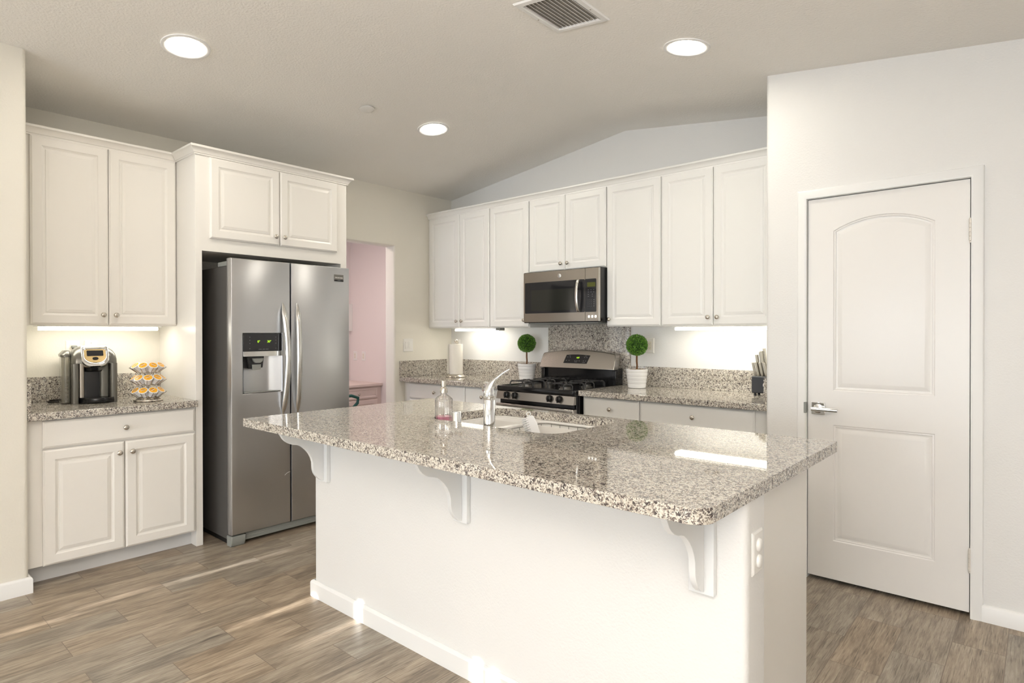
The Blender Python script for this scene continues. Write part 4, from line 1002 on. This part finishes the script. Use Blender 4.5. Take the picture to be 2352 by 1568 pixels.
# black brewing bay
mb = MB(); mb.rings([loopz(rrect(.04, .062, -.061, .092, .008, 3), z) for z in (.03, .2355)]); mb.build('bay_back', 'black', t)
mb = MB(); mb.rings([loopz(rrect(.045, .080, .044, .0915, .01, 3), z) for z in (.034, .2355)]); mb.build('bay_side', 'keurig_grey', t, ang=50)
mb = MB(); mb.rings([loopz(rrect(.045, .098, -.0615, -.034, .008, 3), z) for z in (.034, .2355)]); mb.build('bay_side', 'slate', t, ang=50)
def halfe(fr_, s0, s1, back):
    c_ = (s0 + s1) / 2; h_ = (s1 - s0) / 2
    return [(back, s0)] + [(back + .03 + (fr_ - back - .03) * math.sin(math.pi * k / 16), c_ - h_ * math.cos(math.pi * k / 16)) for k in range(17)] + [(back, s1)]
mb = MB(); rs = []
for z, fr_ in ((0.002, .150), (.008, .156), (.026, .156), (.032, .152)): rs.append(loopz(halfe(fr_, -.0615, .1265, .04), z))
mb.rings(rs); mb.build('drip_tray', 'black', t, ang=50)
mb = MB(); mb.rings([loopz(halfe(fr_, -.040, .072, -.02), z) for z, fr_ in ((.185, .10), (.205, .122), (.2355, .128))]); mb.build('pod_holder', 'black', t, ang=50)
# tilted head: chrome ring around a bronze control face
P0, P1 = Vector((.060, 0, .340)), Vector((.152, 0, .222)); e1 = (P1 - P0).normalized(); nn = Vector((-e1.z, 0, e1.x))
if nn.z < 0: nn = -nn
HL = (P1 - P0).length
def face(u, v, d):                                    # u sideways, v down the slope
    p = P0 + e1 * v + nn * d; return K(p.x, .018 + u, p.z)
def ushape(hw, v0, v1, r0, r1, n=8):                  # small radii above, large below
    out = []
    for cu, cv, a0_, r_ in ((hw - r0, v0 + r0, -90, r0), (hw - r1, v1 - r1, 0, r1), (-hw + r1, v1 - r1, 90, r1), (-hw + r0, v0 + r0, 180, r0)):
        for k in range(n + 1): tt = R(a0_ + 90 * k / n); out.append((cu + r_ * math.cos(tt), cv + r_ * math.sin(tt)))
    return out
mb = MB(); rs = []
for hw, v0, v1, d in ((.058, .004, HL - .006, -.060), (.066, .0, HL, -.020), (.069, -.002, HL + .002, -.006), (.068, .0, HL, .004), (.063, .006, HL - .008, .008), (.056, .030, HL - .018, .006), (.054, .032, HL - .022, .002)):
    rs.append([face(u, v, d) for u, v in ushape(hw, v0, v1, .014, .052)])
mb.rings(rs); hd2 = mb.build('brew_head', 'chrome', t, ang=50)
mb = MB(); mb.prism(ushape(.053, .033, HL - .023, .010, .042), lambda p, q, d: face(p, q, d), .0025, .0062); mb.build('control_face', 'keurig_face', hd2, bevel=.001)
mb = MB(); mb.prism(rrect(-.041, .041, .040, .080, .004, 4), lambda p, q, d: face(p, q, d), .0063, .0075); mb.build('touch_screen', 'black_glass', hd2)
mb = MB(); mb.prism([(.015 * math.cos(2 * math.pi * k / 20), .100 + .011 * math.sin(2 * math.pi * k / 20)) for k in range(20)], lambda p, q, d: face(p, q, d), .0063, .0085); mb.build('brew_button', 'black', hd2)
# water tank on the left
mb = MB(); mb.rings([loopz(rrect(-.14, .07, -.142, -.099, .020, 5), z) for z in (.005, .02, .255, .275)] + [loopz(rrect(-.12, .04, -.136, -.104, .015, 5), .290)]); wt = mb.build('water_tank', 'tank', t, ang=50)
mb = MB(); mb.rings([loopz(rrect(-.143, .073, -.146, -.0985, .022, 5), .2755), loopz(rrect(-.143, .073, -.148, -.0985, .022, 5), .288), loopz(rrect(-.115, .045, -.128, -.1, .013, 5), .312)]); mb.build('tank_lid', 'keurig_grey', t, ang=50)
mb = MB(); mb.tube([K(-.13, -.02, .010), K(-.17, -.12, .006), K(-.15, -.19, .006), K(-.06, -.20, .006), K(-.03, -.15, .006)], .0045, 8)
mb.build('power_cord', 'black', t)

# ------------------------------------------------------------------ pod carousel and its pods
ccx, ccy = -4.145, 1.318; zc = ZC + .001
t = thing('pod_carousel', 'three-tier round wire carousel holding orange-lidded coffee pods', 'pod carousel', (ccx, ccy, zc))
MB().lathe([(.078, 0), (.081, .004), (.079, .010), (.060, .018), (.03, .021), (.0, .022)], (ccx, ccy, zc), 40, cap1=False).build('base', 'nickel', t)
mb = MB()
for dx, dy in ((.009, 0), (-.009, 0), (0, .009), (0, -.009)): mb.tube([(ccx + dx, ccy + dy, zc + .02), (ccx + dx, ccy + dy, zc + .215)], .0022, 8)
mb.build('post', 'wire', t)
TIER = [(.070, 0), (.147, 20), (.222, 0)]            # lid height, angular offset
LIDR, EL = .078, R(50)
for q, (lz, offa) in enumerate(TIER):
    mb = MB()
    mb.tube([(ccx + .040 * math.cos(2 * math.pi * k / 30), ccy + .040 * math.sin(2 * math.pi * k / 30), zc + lz - .048) for k in range(30)], .0019, 6, True)
    for k in range(9):
        a = R(-14 + 20 + offa + 40 * k)
        for s_ in (-1, 1):
            aa = a + s_ * .30
            mb.tube([(ccx + .040 * math.cos(aa), ccy + .040 * math.sin(aa), zc + lz - .048), (ccx + .060 * math.cos(a + s_ * .17), ccy + .060 * math.sin(a + s_ * .17), zc + lz - .0475),
                     (ccx + .100 * math.cos(a + s_ * .13), ccy + .100 * math.sin(a + s_ * .13), zc + lz - .017)], .0015, 6)
    mb.build('tier_wires', 'wire', t)
def pod(a, lz, label, vis=True):
    ca = Vector((math.cos(a), math.sin(a), 0)); ax2 = (ca * math.cos(EL) + Vector((0, 0, 1)) * math.sin(EL)).normalized()
    c_ = Vector((ccx, ccy, zc + lz)) + ca * LIDR
    o = thing('coffee_pod', label, 'coffee pod', tuple(c_ - ax2 * .042), 'coffee pods in the carousel')
    return o, c_, ax2
tiername = ['bottom', 'middle', 'top']
pos = {0: 'facing out just left of centre', 1: 'facing out just right of centre'}
def make_pod(a, q, label):
    lz = TIER[q][0]
    ca = Vector((math.cos(a), math.sin(a), 0)); ax2 = (ca * math.cos(EL) + Vector((0, 0, 1)) * math.sin(EL)).normalized()
    c_ = Vector((ccx, ccy, zc + lz)) + ca * LIDR; quat = Vector((0, 0, 1)).rotation_difference(ax2)
    o = thing('coffee_pod', label, 'coffee pod', tuple(c_), 'coffee pods in the carousel', tuple(quat.to_euler()))
    W = WM[o.name]
    mb = MB(); mb.rings([[W @ Vector((r_ * math.cos(2 * math.pi * k / 24), r_ * math.sin(2 * math.pi * k / 24), z)) for k in range(24)] for r_, z in ((.0165, -.046), (.018, -.045), (.0235, -.004), (.0275, -.003), (.0275, -.0005), (.0255, 0))]); mb.build('pod_cup', 'pod', o, ang=40)
    mb = MB(); mb.rings([[W @ Vector((r_ * math.cos(2 * math.pi * k / 24), r_ * math.sin(2 * math.pi * k / 24), z)) for k in range(24)] for r_, z in ((.0220, .0001), (.0218, .0008))]); ld = mb.build('pod_lid', 'pod_lid', o)
    b2 = random.uniform(-.6, .6) ; rot = Matrix.Rotation(b2, 4, 'Z')
    mb = MB()
    for u0, u1, v0, v1 in ((-.011, .011, -.010, -.0065), (-.006, -.002, .004, .008), (.001, .008, .004, .006)):
        mb.add([W @ rot @ Vector(p) for p in ((v0, u0, .0010), (v0, u1, .0010), (v1, u1, .0010), (v1, u0, .0010))], [(0, 1, 2, 3)])
    mb.build('lid_print', 'pod_print', ld, sm=False)
    mb = MB(); mb.add([W @ rot @ Vector(p) for p in ((-.004, -.013, .0010), (-.004, .013, .0010), (-.001, .013, .0010), (-.001, -.013, .0010))], [(0, 1, 2, 3)]); mb.build('lid_band', 'pod', ld, sm=False)
CA = math.atan2(-ccy, -ccx)                          # direction towards the camera
for q in (0, 2):
    for d, nm in ((-60, 'far left'), (-20, 'front left'), (20, 'front right'), (60, 'far right'), (-100, None), (100, None)):
        lab = f'orange-lidded coffee pod on the {tiername[q]} tier of the carousel, {nm}' if nm else f'coffee pod on the far side of the carousel, {tiername[q]} tier'
        make_pod(CA + R(d), q, lab)
for d, nm in ((-40, 'front left'), (0, 'front centre'), (40, 'front right'), (-80, None), (80, None)):
    lab = f'orange-lidded coffee pod on the middle tier of the carousel, {nm}' if nm else f'coffee pod at the {"left" if d < 0 else "right"} edge of the carousel, middle tier'
    make_pod(CA + R(d), 1, lab)

# ------------------------------------------------------------------ knife block
kx, ky = -1.345, 4.10
t = thing('knife_block', 'black knife block beside the pantry wall', 'knife block', (kx, ky, ZC + .001))
MB().box(kx - .105, kx + .10, ky - .05, ky + .05, .932, 1.043).build('block', 'block', t, bevel=.008)
for a in (-.085, .08):
    for b_ in (-.035, .035): MB().lathe([(.009, ZC + .001), (.009, .932)], (kx + a, ky + b_, 0), 12).build('foot', 'black', t)
mb = MB(); mb.lathe([(.0, -.0015), (.018, -.001), (.018, 0)][::-1], (kx - .012, ky - .0505, .987), 24, Matrix.Rotation(R(90), 3, 'X').to_quaternion()); mb.build('round_emblem', 'white_plastic', t)
def knife(x, y, h, lean, label, w=.008):
    t = thing('kitchen_knife', label, 'knife', (x, y, 1.0435), 'knives in the block')
    p0 = Vector((x, y, 1.0438)); p1 = Vector((x - lean * .3, y, 1.0435 + h * .25)); p2 = Vector((x - lean, y, 1.0435 + h))
    mb = MB(); rs = []
    for k in range(9):
        s_ = k / 8; p = p0.lerp(p1, min(1, s_ * 4)) if s_ < .25 else p1.lerp(p2, (s_ - .25) / .75)
        hw = w * (.55 if k == 0 else .7 + .35 * s_); rs.append([p + Vector((a * .0072, b_ * hw, 0)) for a, b_ in ((-1, -1), (1, -1), (1, 1), (-1, 1))])
    mb.rings(rs); mb.build('handle', 'knife', t, bevel=.0015)
    MB().box(x - .004, x + .004, y - .007, y + .007, 1.0432, 1.0437).build('bolster', 'steel_light', t)
for k, (x, h) in enumerate(((-1.437, .088), (-1.418, .090), (-1.394, .088), (-1.368, .090), (-1.342, .088))):
    knife(x + .008, ky - .028, h, .018, ['steak knife at the left end of the front row in the block', 'second steak knife from the left in the front row of the block', 'third steak knife from the left in the front row of the block', 'fourth steak knife from the left in the front row of the block', 'steak knife nearest the pantry wall in the front row'][k], .006)
for k, (x, y, h) in enumerate(((-1.412, .0, .140), (-1.396, .022, .158), (-1.372, .024, .183), (-1.382, -.004, .165))):
    knife(x, ky + y, h, .020, ['shortest of the tall steel knives, left side of the block', 'second tall steel knife behind the left one in the block', 'tallest steel knife handle in the block', 'tall steel knife in front of the tallest one'][k], .013)
t = thing('kitchen_scissors', 'scissors with dark loop handle at the right of the knife block', 'scissors', (-1.335, ky, 1.0435))
MB().box(-1.343, -1.327, ky - .006, ky + .006, 1.0437, 1.175).build('shank', 'knife', t, bevel=.002)
mb = MB(); mb.tube([(-1.338 + .016 * math.cos(a), ky, 1.190 + .018 * math.sin(a)) for a in [2 * math.pi * k / 20 for k in range(20)]], .0035, 8, True); mb.build('loop_handle', 'black', t)
